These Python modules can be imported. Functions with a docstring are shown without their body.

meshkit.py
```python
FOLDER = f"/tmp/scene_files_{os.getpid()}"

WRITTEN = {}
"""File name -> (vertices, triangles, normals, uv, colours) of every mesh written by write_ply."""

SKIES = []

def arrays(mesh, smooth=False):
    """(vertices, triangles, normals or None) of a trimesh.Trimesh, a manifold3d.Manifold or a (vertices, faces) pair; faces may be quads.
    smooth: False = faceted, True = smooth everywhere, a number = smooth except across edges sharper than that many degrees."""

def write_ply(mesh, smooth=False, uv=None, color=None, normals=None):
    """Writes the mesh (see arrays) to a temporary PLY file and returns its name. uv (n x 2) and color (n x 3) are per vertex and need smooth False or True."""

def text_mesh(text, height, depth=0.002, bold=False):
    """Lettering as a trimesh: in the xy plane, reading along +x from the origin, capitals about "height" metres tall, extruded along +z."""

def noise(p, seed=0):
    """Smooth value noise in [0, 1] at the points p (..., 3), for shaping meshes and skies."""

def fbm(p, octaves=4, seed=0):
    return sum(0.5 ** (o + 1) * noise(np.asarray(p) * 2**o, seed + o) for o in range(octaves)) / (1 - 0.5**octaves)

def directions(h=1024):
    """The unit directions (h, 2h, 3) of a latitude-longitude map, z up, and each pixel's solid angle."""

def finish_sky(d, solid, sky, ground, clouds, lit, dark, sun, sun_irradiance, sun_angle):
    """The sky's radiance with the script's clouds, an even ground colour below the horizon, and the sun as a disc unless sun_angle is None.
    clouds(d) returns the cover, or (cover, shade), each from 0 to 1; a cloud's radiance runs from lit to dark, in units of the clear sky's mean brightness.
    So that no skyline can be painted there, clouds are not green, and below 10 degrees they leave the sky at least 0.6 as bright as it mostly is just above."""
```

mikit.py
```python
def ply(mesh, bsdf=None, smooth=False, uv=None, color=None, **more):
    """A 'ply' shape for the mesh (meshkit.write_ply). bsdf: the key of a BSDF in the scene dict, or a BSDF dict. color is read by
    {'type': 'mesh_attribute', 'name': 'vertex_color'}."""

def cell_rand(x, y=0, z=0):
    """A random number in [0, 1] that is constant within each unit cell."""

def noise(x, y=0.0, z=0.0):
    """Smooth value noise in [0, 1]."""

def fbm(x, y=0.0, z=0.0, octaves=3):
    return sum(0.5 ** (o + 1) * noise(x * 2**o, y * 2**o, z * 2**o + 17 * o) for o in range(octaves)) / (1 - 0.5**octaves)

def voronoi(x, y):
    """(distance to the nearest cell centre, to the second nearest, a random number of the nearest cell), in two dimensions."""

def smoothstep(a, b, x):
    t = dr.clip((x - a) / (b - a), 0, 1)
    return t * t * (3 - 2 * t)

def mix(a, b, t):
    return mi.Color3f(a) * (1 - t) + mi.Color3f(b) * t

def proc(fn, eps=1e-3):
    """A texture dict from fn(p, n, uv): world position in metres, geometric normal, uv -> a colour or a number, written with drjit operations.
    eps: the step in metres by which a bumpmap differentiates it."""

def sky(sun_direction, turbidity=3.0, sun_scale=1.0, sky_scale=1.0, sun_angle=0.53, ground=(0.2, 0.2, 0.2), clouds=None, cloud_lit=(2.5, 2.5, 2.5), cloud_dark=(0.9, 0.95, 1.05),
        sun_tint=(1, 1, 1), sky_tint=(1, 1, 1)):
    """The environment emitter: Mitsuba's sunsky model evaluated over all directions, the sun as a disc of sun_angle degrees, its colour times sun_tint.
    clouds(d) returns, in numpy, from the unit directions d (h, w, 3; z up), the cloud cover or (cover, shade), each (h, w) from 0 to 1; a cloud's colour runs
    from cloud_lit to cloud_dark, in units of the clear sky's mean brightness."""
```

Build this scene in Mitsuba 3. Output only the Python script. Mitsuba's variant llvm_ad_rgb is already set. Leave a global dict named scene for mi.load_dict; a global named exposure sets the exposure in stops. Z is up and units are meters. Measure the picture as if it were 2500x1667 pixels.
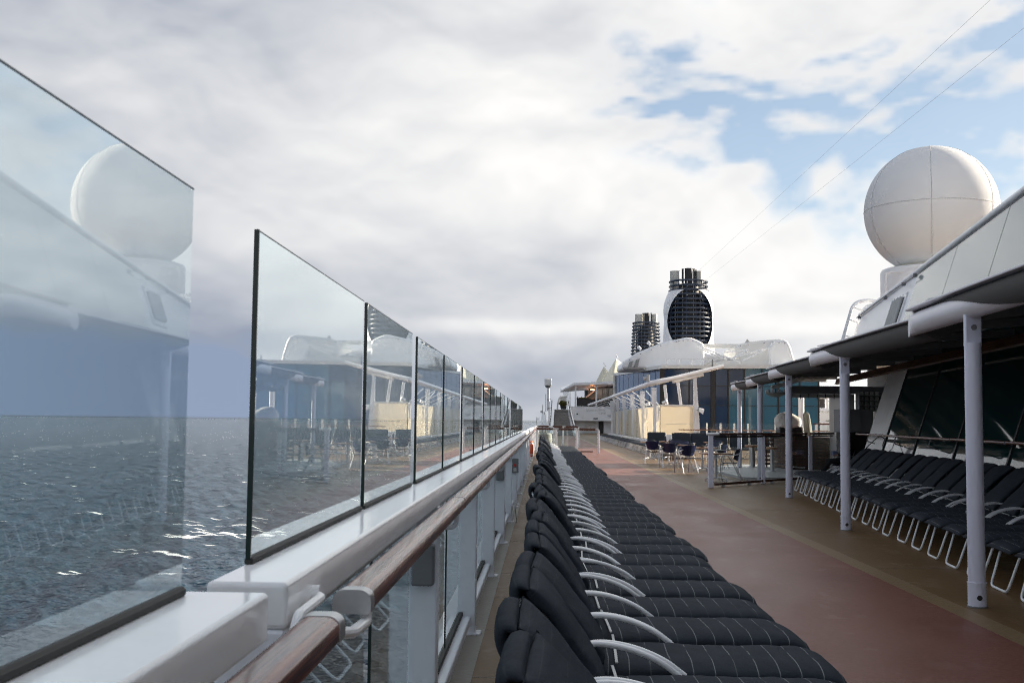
import math, random
import numpy as np
import trimesh, shapely.geometry as sg
import manifold3d as m3
import drjit as dr
import mitsuba as mi
import mikit, meshkit
from mikit import proc, noise, fbm, smoothstep, mix, cell_rand

T = mi.ScalarTransform4f
rng = random.Random(7)
scene, labels = {}, {}
PI = math.pi

# ---------------------------------------------------------------- camera, sky, exposure
EYE = np.array([0.0, 0.0, 1.5])
FW = np.array([-0.02837981, 0.99712838, 0.07021092])
UP = np.array([-0.00916798, -0.0704959, 0.99746994])
scene['camera'] = {'type': 'thinlens', 'fov': 48.68, 'fov_axis': 'x', 'near_clip': 0.1, 'far_clip': 80000.0,
                   'aperture_radius': 0.0014, 'focus_distance': 22.0,
                   'to_world': T().look_at(origin=EYE.tolist(), target=(EYE + FW).tolist(), up=UP.tolist())}
exposure = 3.0
SUN_AZ, SUN_EL = math.radians(66), math.radians(19.0)
SUN = [math.sin(SUN_AZ) * math.cos(SUN_EL), math.cos(SUN_AZ) * math.cos(SUN_EL), math.sin(SUN_EL)]


def sstep(a, b, x):
    t = np.clip((x - a) / (b - a), 0, 1)
    return t * t * (3 - 2 * t)


def clouds(d):
    az = np.degrees(np.arctan2(d[..., 0], d[..., 1]))
    el = np.degrees(np.arcsin(np.clip(d[..., 2], -1, 1)))
    # cloud masses: noise over the directions, a little flattened, bent by a second noise
    f = np.array([1.0, 1.0, 1.75])
    w = np.stack([meshkit.fbm(d * 5 * f, 4, 61), meshkit.fbm(d * 5 * f, 4, 71), meshkit.fbm(d * 5 * f, 4, 81)], -1) - 0.5
    q = (d + 0.10 * w) * f
    big = meshkit.fbm(q * 3.2, 5, 3)
    mid = meshkit.fbm(q * 8.5 + 2.0, 6, 11)
    fine = meshkit.fbm(q * 24.0, 6, 23)
    n = mid * 0.56 + fine * 0.44
    # opening of blue sky to the right, wider away from the centre of view
    cen = 15.3 - 0.05 * (az - 8) + 1.1 * np.sin(az * 0.30 + 0.4)
    win = np.exp(-((el - cen) / (2.3 + 0.14 * np.clip(az, 0, 22))) ** 2) * sstep(0.0, 6.5, az) * (1 - sstep(34, 46, az))
    hole = sstep(0.58, 0.70, big) * sstep(28, 40, np.abs(az)) * sstep(6, 16, el)
    n2 = 0.45 * mid + 0.55 * fine
    c1 = sstep(-0.25, 1.15, win * 1.25 - (n2 - 0.47) * 6.0 - 0.28) * sstep(0.03, 0.5, win)
    cover = 1 - np.clip(np.maximum(c1, hole * sstep(0.35, 0.6, 1 - n)), 0, 0.80)
    # grey undersides: darker to the left and low over the sea, bright to the right
    s = 0.50 - 0.28 * sstep(-27, -4, az) - 0.15 * sstep(0, 10, az)
    s = np.where(np.abs(az - 20) > 50, 0.50, s)
    s = s + 0.16 * sstep(24, 50, el)
    amp = 0.82 + 0.10 * sstep(0, 12, az)
    s = s + 0.28 * np.exp(-((el - 6.9 - 0.10 * (az + 10)) / 1.8) ** 2) * sstep(-25, -12, az) * (1 - sstep(-2, 9, az))
    low = (1 - sstep(1.2, 7.5, el)) * (1 - sstep(5, 14, az)) * sstep(-75, -45, az)
    s = s + (0.60 - 0.17 * sstep(-16, -3, az)) * low + 0.34 * (1 - sstep(0.6, 7.0, el)) * (1 - sstep(-19, -6, az)) * sstep(-70, -45, az)
    edge = 0.30 * (meshkit.fbm(np.stack([az * 0.45, el * 0.2, 0 * az], -1), 4, 31) - 0.5)
    band = np.exp(-np.abs((el - 4.75 - edge * 1.6) / 0.42) ** 2.6) * sstep(-10, -4, az) * (1 - sstep(3, 7, az))
    s = s - 0.26 * band
    s = s + (n - 0.5) * amp + (big - 0.5) * 0.30 * sstep(5, 12, el)
    s = s + 0.12 * np.exp(-((el - 21) / 5.0) ** 2) * (1 - sstep(-14, 2, az))
    return cover, np.clip(s, 0, 1)


scene['sky'] = mikit.sky(SUN, turbidity=3.0, sun_scale=1.5, sky_scale=0.66, sun_angle=0.8, ground=(0.1, 0.12, 0.14), clouds=clouds,
                         cloud_lit=(2.93, 2.90, 2.84), cloud_dark=(0.64, 0.80, 1.12), sun_tint=(0.84, 1.0, 1.42), sky_tint=(0.90, 0.96, 1.07))

# ---------------------------------------------------------------- helpers


counts = {}


def numbered(base):
    c = counts.get(base, 0)
    counts[base] = c + 1
    return base if c == 0 else f'{base}_{c:03d}'


def thing(name, label, cat, group=None, kind=None):
    k = numbered(name)
    labels[k] = {'label': label, 'category': cat}
    if group:
        labels[k]['group'] = group
    if kind:
        labels[k]['kind'] = kind
    return k


def part(parent, name, mesh, mat, smooth=30, label=None, kind=None, **kw):
    k = numbered(parent + '__' + name)
    scene[k] = mikit.ply(mesh, mat, smooth=smooth, **kw)
    if label or kind:
        labels[k] = {}
        if label:
            labels[k]['label'] = label
        if kind:
            labels[k]['kind'] = kind
    return k


def solo(name, mesh, mat, label, cat, smooth=30, group=None, kind=None, **kw):
    k = thing(name, label, cat, group, kind)
    scene[k] = mikit.ply(mesh, mat, smooth=smooth, **kw)
    return k


def struct(name, mesh, mat, label, smooth=False, **kw):
    k = numbered(name)
    scene[k] = mikit.ply(mesh, mat, smooth=smooth, **kw)
    labels[k] = {'label': label, 'category': name.replace('_', ' '), 'kind': 'structure'}
    return k


cat = lambda *m: trimesh.util.concatenate([x for x in m])


def box(x0, x1, y0, y1, z0, z1):
    b = trimesh.creation.box((abs(x1 - x0), abs(y1 - y0), abs(z1 - z0)))
    b.apply_translation([(x0 + x1) / 2, (y0 + y1) / 2, (z0 + z1) / 2])
    return b


def rbox(x0, x1, y0, y1, z0, z1, c=0.01, seg=1):
    """Box with chamfered edges (seg=1) or rounded ones (seg>1)."""
    if x1 < x0: x0, x1 = x1, x0
    if y1 < y0: y0, y1 = y1, y0
    if z1 < z0: z0, z1 = z1, z0
    c = min(c, (x1 - x0) * .49, (y1 - y0) * .49, (z1 - z0) * .49)
    s = trimesh.creation.icosphere(subdivisions=seg if seg > 1 else 0, radius=1) if seg > 1 else None
    pts = []
    for x in (x0, x1):
        for y in (y0, y1):
            for z in (z0, z1):
                cx, cy, cz = (x0 + c if x == x0 else x1 - c), (y0 + c if y == y0 else y1 - c), (z0 + c if z == z0 else z1 - c)
                if s is None:
                    pts += [[x, cy, cz], [cx, y, cz], [cx, cy, z]]
                else:
                    pts += (s.vertices * c + [cx, cy, cz]).tolist()
    return trimesh.convex.convex_hull(np.array(pts))


def frames(P, closed=False):
    P = np.asarray(P, float)
    t = np.gradient(P, axis=0)
    if closed:
        t = np.roll(P, -1, 0) - np.roll(P, 1, 0)
    t /= np.linalg.norm(t, axis=1, keepdims=True) + 1e-12
    n = np.cross(t[0], [0, 0, 1.0])
    if np.linalg.norm(n) < 1e-3:
        n = np.cross(t[0], [0, 1.0, 0])
    n /= np.linalg.norm(n)
    N = []
    for i in range(len(P)):
        n = n - t[i] * (n @ t[i])
        n /= np.linalg.norm(n) + 1e-12
        N.append(n)
    N = np.array(N)
    return P, N, np.cross(t, N)


def tube(P, r, n=8, closed=False):
    P, N, B = frames(P, closed)
    r = np.broadcast_to(np.asarray(r, float), (len(P),))
    a = np.arange(n) * 2 * PI / n
    ring = P[:, None] + r[:, None, None] * (N[:, None] * np.cos(a)[None, :, None] + B[:, None] * np.sin(a)[None, :, None])
    return loft(ring, closed)


def loft(ring, closed=False, caps=True):
    m, n = ring.shape[:2]
    v = ring.reshape(-1, 3)
    f = []
    for i in range(m if closed else m - 1):
        for j in range(n):
            a, b = i * n + j, i * n + (j + 1) % n
            c, d = ((i + 1) % m) * n + j, ((i + 1) % m) * n + (j + 1) % n
            f += [[a, c, b], [b, c, d]]
    if caps and not closed:
        v = np.vstack([v, ring[0].mean(0), ring[-1].mean(0)])
        k = len(v)
        for j in range(n):
            f += [[k - 2, j, (j + 1) % n], [k - 1, (m - 1) * n + (j + 1) % n, (m - 1) * n + j]]
    t = trimesh.Trimesh(v, np.array(f), process=False)
    if not closed and caps and t.volume < 0:
        t.invert()
    return t


def sweep(P, prof, up=(0, 0, 1)):
    """A 2-d profile (side, up) carried along P with a fixed up."""
    P = np.asarray(P, float)
    t = np.gradient(P, axis=0)
    t /= np.linalg.norm(t, axis=1, keepdims=True)
    s = np.cross(t, up)
    s /= np.linalg.norm(s, axis=1, keepdims=True)
    u = np.cross(s, t)
    prof = np.asarray(prof, float)
    return loft(P[:, None] + s[:, None] * prof[None, :, 0, None] + u[:, None] * prof[None, :, 1, None])


def rrect(w, h, r, k=4):
    pts = []
    for cx, cy, a0 in ((w / 2 - r, h / 2 - r, 0), (-w / 2 + r, h / 2 - r, 90), (-w / 2 + r, -h / 2 + r, 180), (w / 2 - r, -h / 2 + r, 270)):
        for i in range(k + 1):
            a = math.radians(a0 + 90 * i / k)
            pts.append((cx + r * math.cos(a), cy + r * math.sin(a)))
    return pts


def curve(pts, k=6):
    """Catmull-Rom through the points."""
    p = np.array([2 * np.array(pts[0]) - pts[1], *pts, 2 * np.array(pts[-1]) - pts[-2]], float)
    out = []
    for i in range(1, len(p) - 2):
        for t in np.linspace(0, 1, k, endpoint=False):
            out.append(0.5 * (2 * p[i] + (p[i + 1] - p[i - 1]) * t + (2 * p[i - 1] - 5 * p[i] + 4 * p[i + 1] - p[i + 2]) * t * t
                              + (-p[i - 1] + 3 * p[i] - 3 * p[i + 1] + p[i + 2]) * t ** 3))
    out.append(p[-2])
    return np.array(out)


def bend(pts, r=0.06, k=5):
    """Polyline with its corners rounded."""
    pts = [np.array(p, float) for p in pts]
    out = [pts[0]]
    for a, b, c in zip(pts, pts[1:], pts[2:]):
        u, w = a - b, c - b
        d = min(r, np.linalg.norm(u) * .45, np.linalg.norm(w) * .45)
        p, q = b + u / np.linalg.norm(u) * d, b + w / np.linalg.norm(w) * d
        for t in np.linspace(0, 1, k):
            out.append((1 - t) ** 2 * p + 2 * t * (1 - t) * b + t * t * q)
    out.append(pts[-1])
    return np.array(out)


def cyl(x, y, z0, z1, r, n=20, r2=None):
    return tube([[x, y, z0], [x, y, z1]], [r, r if r2 is None else r2], n)


def rod(a, b, r, n=8):
    return tube([a, b], r, n)


def prism(poly, a, b, axis='y'):
    """Extrudes a polygon: axis y takes (x, z) points, x takes (y, z), z takes (x, y)."""
    m = trimesh.creation.extrude_polygon(sg.Polygon(poly).buffer(0), b - a, engine='earcut')
    v = m.vertices.copy()
    if axis == 'y':
        m.vertices = np.stack([v[:, 0], b - v[:, 2], v[:, 1]], 1)
    elif axis == 'x':
        m.vertices = np.stack([a + v[:, 2], v[:, 0], v[:, 1]], 1)
    else:
        m.vertices = np.stack([v[:, 0], v[:, 1], a + v[:, 2]], 1)
    return m


def quad(a, b, c, d):
    return trimesh.Trimesh(np.array([a, b, c, d], float), [[0, 1, 2], [0, 2, 3]], process=False)


def slab(a, b, c, d, t):
    """A thick four-sided plate: corners and thickness along -normal."""
    v = np.array([a, b, c, d], float)
    n = np.cross(v[1] - v[0], v[3] - v[0])
    n /= np.linalg.norm(n)
    w = v - n * t
    return trimesh.convex.convex_hull(np.vstack([v, w]))


def man(mesh):
    return m3.Manifold(m3.Mesh(np.asarray(mesh.vertices, np.float32), np.asarray(mesh.faces, np.uint32)))


def back(m):
    k = m.to_mesh()
    return trimesh.Trimesh(k.vert_properties[:, :3], k.tri_verts, process=False)


def sheet(x0, x1, y0, y1, z, nx=1, ny=1):
    xs, ys = np.linspace(x0, x1, nx + 1), np.linspace(y0, y1, ny + 1)
    X, Y = np.meshgrid(xs, ys)
    v = np.stack([X.ravel(), Y.ravel(), np.full(X.size, z)], 1)
    f = []
    for j in range(ny):
        for i in range(nx):
            a = j * (nx + 1) + i
            f += [[a, a + 1, a + nx + 2], [a, a + nx + 2, a + nx + 1]]
    return trimesh.Trimesh(v, f, process=False)


# ---------------------------------------------------------------- materials
def bs(name, two=True, **d):
    scene[name] = {'type': 'twosided', 'b': d} if two else d
    return name


def pr(name, rgb, rough=0.5, spec=0.5, two=True, **kw):
    c = {'type': 'rgb', 'value': list(rgb)} if isinstance(rgb, (tuple, list)) else proc(rgb)
    r = rough if isinstance(rough, float) else proc(rough)
    return bs(name, two, type='principled', base_color=c, roughness=r, specular=spec, **kw)


def grain(rgb, amount=0.12, scale=6.0, stains=0.0, stain_rgb=(0.3, 0.25, 0.18)):
    def fn(p, n, uv):
        f = fbm(p.x * scale, p.y * scale, p.z * scale)
        g = noise(p.x * 140, p.y * 140, p.z * 140)
        c = mi.Color3f(rgb) * (1 - amount * 0.6 + amount * f * 1.2 + (g - 0.5) * amount * 0.4)
        if stains:
            s = smoothstep(0.60, 0.74, fbm(p.x * 2.3 + 4, p.y * 2.3, p.z * 0.6 + 9))
            streak = smoothstep(0.66, 0.8, noise(p.x * 9, p.y * 9, p.z * 0.7))
            c = mix(c, stain_rgb, dr.clip((s * 0.5 + streak * 0.5) * stains, 0, 1))
        return c
    return fn


pr('m_white', grain((0.77, 0.78, 0.80), 0.05, 3.0, 0.10, (0.52, 0.48, 0.42)), 0.32)
pr('m_white_gloss', grain((0.78, 0.79, 0.80), 0.05, 2.0, 0.07, (0.55, 0.52, 0.46)), 0.14)
pr('m_post', grain((0.70, 0.73, 0.78), 0.05, 3.0, 0.10, (0.5, 0.48, 0.44)), 0.35)
pr('m_pillar', grain((0.66, 0.67, 0.78), 0.05, 3.0, 0.12, (0.45, 0.42, 0.40)), 0.30)
pr('m_offwhite', grain((0.72, 0.72, 0.70), 0.07, 1.3, 0.16, (0.46, 0.40, 0.32)), 0.4)
pr('m_grey', grain((0.17, 0.18, 0.19), 0.15, 5.0), 0.45)
pr('m_lightgrey', grain((0.42, 0.43, 0.43), 0.10, 3.0), 0.45)
pr('m_black', (0.012, 0.012, 0.013), 0.45)
pr('m_seal', grain((0.016, 0.016, 0.015), 0.3, 30.0), 0.6)
pr('m_joint', grain((0.10, 0.08, 0.08), 0.2, 20.0), 0.6)
pr('m_dark', grain((0.022, 0.022, 0.024), 0.3, 4.0), 0.55)
pr('m_red', (0.55, 0.04, 0.03), 0.4)
pr('m_orange', grain((0.75, 0.13, 0.04), 0.15, 10.0), 0.5)
pr('m_steel', (0.62, 0.63, 0.64), 0.28, metallic=0.85)
pr('m_rivet', (0.16, 0.16, 0.17), 0.5)
pr('m_capsteel', grain((0.50, 0.51, 0.52), 0.1, 30.0), 0.32, metallic=0.75)
pr('m_alu', (0.74, 0.76, 0.78), 0.34, metallic=0.25)
pr('m_navy', grain((0.020, 0.034, 0.062), 0.25, 3.0), 0.30)
pr('m_pipegrey', grain((0.50, 0.50, 0.47), 0.15, 1.0, 0.3, (0.25, 0.22, 0.18)), 0.5)
pr('m_blueplastic', (0.007, 0.011, 0.050), 0.30)
pr('m_sign', (0.34, 0.34, 0.30), 0.5)
pr('m_skin', (0.45, 0.27, 0.20), 0.5)
pr('m_hair', (0.06, 0.05, 0.045), 0.6)
pr('m_clothdark', grain((0.016, 0.017, 0.022), 0.3, 14.0), 0.9)
pr('m_clothblue', (0.16, 0.19, 0.33), 0.8)
pr('m_cover', grain((0.66, 0.65, 0.61), 0.12, 4.0), 0.85)
pr('m_covergrey', grain((0.24, 0.26, 0.24), 0.2, 4.0), 0.85)
pr('m_lampglow', (0.9, 0.5, 0.25), 0.5)
pr('m_edge', (0.004, 0.016, 0.012), 0.12)
pr('m_edgetop', (0.20, 0.23, 0.24), 0.3)
pr('m_awning', grain((0.078, 0.075, 0.072), 0.12, 1.4), 0.9, 0.2)
pr('m_tubewhite', grain((0.72, 0.71, 0.74), 0.05, 2.0, 0.15, (0.5, 0.47, 0.45)), 0.38)
pr('m_tan', (0.50, 0.29, 0.14), 0.6)
pr('m_leaf', grain((0.10, 0.09, 0.022), 0.7, 30.0), 0.7)
pr('m_tent', (0.60, 0.58, 0.48), 0.8)


def wood_fn(a, b, sx, sy, sz):
    def fn(p, n, uv):
        g = fbm(p.x * sx, p.y * sy, p.z * sz, 4)
        st = noise(p.x * sx * 5, p.y * sy * 2.2, p.z * sz * 5)
        k = smoothstep(0.30, 0.72, g * 0.7 + st * 0.3)
        return mix(a, b, k)
    return fn


pr('m_rail', wood_fn((0.045, 0.011, 0.007), (0.175, 0.050, 0.027), 60, 3.0, 60), 0.18, clearcoat=0.7, clearcoat_gloss=0.85)
pr('m_railx', wood_fn((0.030, 0.010, 0.006), (0.11, 0.042, 0.024), 3.0, 50, 50), 0.3)
pr('m_woodbar', wood_fn((0.035, 0.016, 0.009), (0.09, 0.043, 0.024), 22, 22, 3.0), 0.5)
pr('m_woodtop', wood_fn((0.20, 0.09, 0.045), (0.46, 0.24, 0.13), 8, 40, 40), 0.35)
pr('m_woodtrim', wood_fn((0.055, 0.024, 0.011), (0.12, 0.055, 0.026), 40, 3.0, 40), 0.4)
pr('m_stairwood', wood_fn((0.18, 0.155, 0.135), (0.33, 0.29, 0.26), 2.0, 20, 20), 0.7)


def deck_fn(rgb, dark, seam=0.0):
    def fn(p, n, uv):
        f = fbm(p.x * 1.1, p.y * 0.7, 2.0, 4)
        g = noise(p.x * 55, p.y * 55, 0.0)
        sp = noise(p.x * 210, p.y * 210, 3.0)
        scuff = smoothstep(0.62, 0.80, fbm(p.x * 6.0 + 3, p.y * 2.2, 7.0, 4))
        spot = smoothstep(0.80, 0.86, noise(p.x * 3.1, p.y * 3.1, 5.0)) * smoothstep(0.5, 0.7, noise(p.x * 17, p.y * 17, 1.0))
        c = mix(dark, rgb, dr.clip(0.22 + 0.75 * f, 0, 1)) * (0.86 + 0.16 * g + 0.12 * sp)
        return mix(c, mi.Color3f(0.42, 0.40, 0.37), scuff * 0.035 + spot * 0.06)
    return fn


def deck_rough(p, n, uv):
    return 0.30 + 0.22 * fbm(p.x * 2.1, p.y * 0.9, 1.0, 3)


def deck_bump(p, n, uv):
    return 0.0022 * noise(p.x * 90, p.y * 90, 0.0) + 0.004 * noise(p.x * 1.7, p.y * 1.2, 4.0)


for nm, a, b in (('m_deckred', (0.180, 0.069, 0.049), (0.130, 0.048, 0.034)), ('m_deckbrown', (0.160, 0.094, 0.040), (0.112, 0.065, 0.027)),
                 ('m_deckbeige', (0.205, 0.138, 0.072), (0.165, 0.110, 0.056)), ('m_deckgrey', (0.25, 0.235, 0.205), (0.18, 0.17, 0.145)),
                 ('m_platform', (0.46, 0.47, 0.47), (0.38, 0.385, 0.385))):
    scene[nm] = {'type': 'twosided', 'b': {'type': 'bumpmap', 'arbitrary': proc(deck_bump, 2e-3), 'scale': 1.0,
                 'nested': {'type': 'principled', 'base_color': proc(deck_fn(a, b)), 'roughness': proc(deck_rough), 'specular': 0.28}}}


# cushion cloth: black, with white stitch lines across at even steps (uv: metres along, metres across)
def cushion_fn(lines):
    def fn(p, n, uv):
        w = noise(uv.x * 260, uv.y * 260, 0.0)
        f = fbm(uv.x * 9 + p.y * 3, uv.y * 9, 2.0, 3)
        c = mi.Color3f(0.026, 0.032, 0.041) * (0.75 + 0.3 * w + 0.35 * f)
        if lines:
            u = (uv.x + 0.004 * (noise(uv.y * 7, p.y * 1.3, 0.0) - 0.5)) / 0.0925
            q = dr.abs(u - dr.floor(u) - 0.5) * 0.0925
            on = 1 - smoothstep(0.0011, 0.0028, q)
            fade = smoothstep(0.30, 0.55, noise(uv.y * 11, dr.floor(u) * 3.7, p.y * 1.1)) * (1 - smoothstep(0.30, 0.345, dr.abs(uv.y)))
            c = mix(c, mi.Color3f(0.25, 0.27, 0.28), on * (0.08 + 0.62 * fade) * lines)
        return c
    return fn


def cloth_bump(p, n, uv):
    return 0.004 * fbm(uv.x * 22, uv.y * 16, p.y * 2.0, 4)


for nm, l in (('m_pad', 1.0), ('m_pad_plain', 0.07)):
    scene[nm] = {'type': 'twosided', 'b': {'type': 'bumpmap', 'arbitrary': proc(cloth_bump, 2e-3), 'scale': 1.0,
                 'nested': {'type': 'principled', 'base_color': proc(cushion_fn(l)), 'roughness': 0.7, 'specular': 0.05}}}
pr('m_strap', (0.55, 0.56, 0.55), 0.6)

# glass
scene['m_glass'] = {'type': 'thindielectric', 'int_ior': 1.52, 'specular_transmittance': {'type': 'rgb', 'value': [0.80, 0.895, 0.92]},
                    'specular_reflectance': {'type': 'rgb', 'value': [0.95, 1.0, 1.0]}}
scene['m_glass_clear'] = {'type': 'thindielectric', 'int_ior': 1.5, 'specular_transmittance': {'type': 'rgb', 'value': [0.86, 0.92, 0.92]}}
pr('m_window', (0.008, 0.022, 0.022), 0.02, 0.5, eta=1.9) if False else bs('m_window', type='principled', base_color={'type': 'rgb', 'value': [0.004, 0.026, 0.026]}, roughness=0.02, eta=1.75)
bs('m_blueglass', type='principled', base_color={'type': 'rgb', 'value': [0.004, 0.024, 0.072]}, roughness=0.06, eta=1.38)
bs('m_blueglass_b', type='principled', base_color={'type': 'rgb', 'value': [0.005, 0.030, 0.085]}, roughness=0.06, eta=1.38)
bs('m_tealglass', type='principled', base_color={'type': 'rgb', 'value': [0.016, 0.105, 0.165]}, roughness=0.06, eta=1.5)
bs('m_paleglass', type='principled', base_color={'type': 'rgb', 'value': [0.27, 0.31, 0.31]}, roughness=0.08, eta=1.5)
scene['m_cream'] = {'type': 'principledthin', 'base_color': proc(grain((0.76, 0.68, 0.53), 0.08, 0.8, 0.10, (0.55, 0.46, 0.30))), 'roughness': 0.6, 'diff_trans': 0.46, 'spec_trans': 0.0}


# sea
def foam_fn(p, n, uv):
    # whitecaps: short broken crests, and the ship's own wave train where it breaks
    a = p.x * 0.25 + p.y * 0.97
    b = p.x * 0.97 - p.y * 0.25
    crest = noise(a * 0.24, b * 0.050, 0.0) * 0.6 + noise(a * 0.62, b * 0.17, 4.0) * 0.4
    lace = fbm(a * 1.1, b * 0.55, 2.0, 4)
    where = noise(p.x * 0.013, p.y * 0.013, 8.0)
    d2 = dr.square((p.x + 84.0) / 20.0) + dr.square((p.y - 285.0) / 62.0)
    wake = dr.exp(-d2)
    t = crest + 0.10 * where + 0.27 * wake
    m = smoothstep(0.90, 0.985, t + 0.16 * (lace - 0.5))
    return dr.clip(m * smoothstep(0.38, 0.60, lace + 0.25 * smoothstep(0.93, 1.02, t)), 0, 1)


def sea_bump(p, n, uv):
    return 0.50 * fbm(p.x * 0.30, p.y * 0.38, 0.0, 4) + 0.09 * noise(p.x * 1.3, p.y * 1.9, 5.0)


scene['m_sea'] = {'type': 'blendbsdf', 'weight': proc(foam_fn),
                  'a': {'type': 'bumpmap', 'arbitrary': proc(sea_bump, 5e-2), 'scale': 1.0,
                        'nested': {'type': 'principled', 'base_color': {'type': 'rgb', 'value': [0.016, 0.041, 0.069]}, 'roughness': 0.12, 'eta': 1.17}},
                  'b': {'type': 'diffuse', 'reflectance': {'type': 'rgb', 'value': [0.80, 0.83, 0.85]}}}

# ---------------------------------------------------------------- sea
SEA = -28.0


def build_sea():
    az = np.radians(np.concatenate([np.arange(-44, 2, 0.11), np.arange(2, 316, 4.0)]))
    r = [30.0]
    while r[-1] < 40000:
        r.append(r[-1] * (1.0062 if 90 < r[-1] < 2600 else 1.05) + (0.0))
    r = np.array(r)
    R, A = np.meshgrid(r, az, indexing='ij')
    X, Y = R * np.sin(A), R * np.cos(A)
    Z = np.zeros_like(X)
    g = np.random.default_rng(5)
    fade_side = ((np.degrees(A) < 1.9) & (np.degrees(A) > -43.5)).astype(float)
    for lam, amp, k in ((46, .50, 4), (27, .36, 5), (16, .25, 6), (9.5, .16, 7), (5.8, .10, 7)):
        w = np.clip(1.6 - (R * 0.0125) / lam, 0, 1)
        for _ in range(k):
            th = math.radians(28) + g.normal() * 0.55
            l = lam * math.exp(g.normal() * 0.22)
            ph = g.uniform(0, 2 * PI)
            s = np.sin((X * math.cos(th) + Y * math.sin(th)) * 2 * PI / l + ph)
            Z += w * amp / math.sqrt(k) * (1 - 2 * np.abs(s) ** 1.2 * 0.8)
    Z = Z * fade_side * 0.75 + SEA
    n = len(az)
    v = np.stack([X.ravel(), Y.ravel(), Z.ravel()], 1)
    i, j = np.meshgrid(np.arange(len(r) - 1), np.arange(n), indexing='ij')
    a, b = i * n + j, i * n + (j + 1) % n
    c, d = a + n, b + n
    f = np.concatenate([np.stack([a, b, c], -1).reshape(-1, 3), np.stack([b, d, c], -1).reshape(-1, 3)])
    return trimesh.Trimesh(v, f, process=False)


struct('sea', build_sea(), 'm_sea', 'dark grey-blue choppy sea with white crests', smooth=True)

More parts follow.
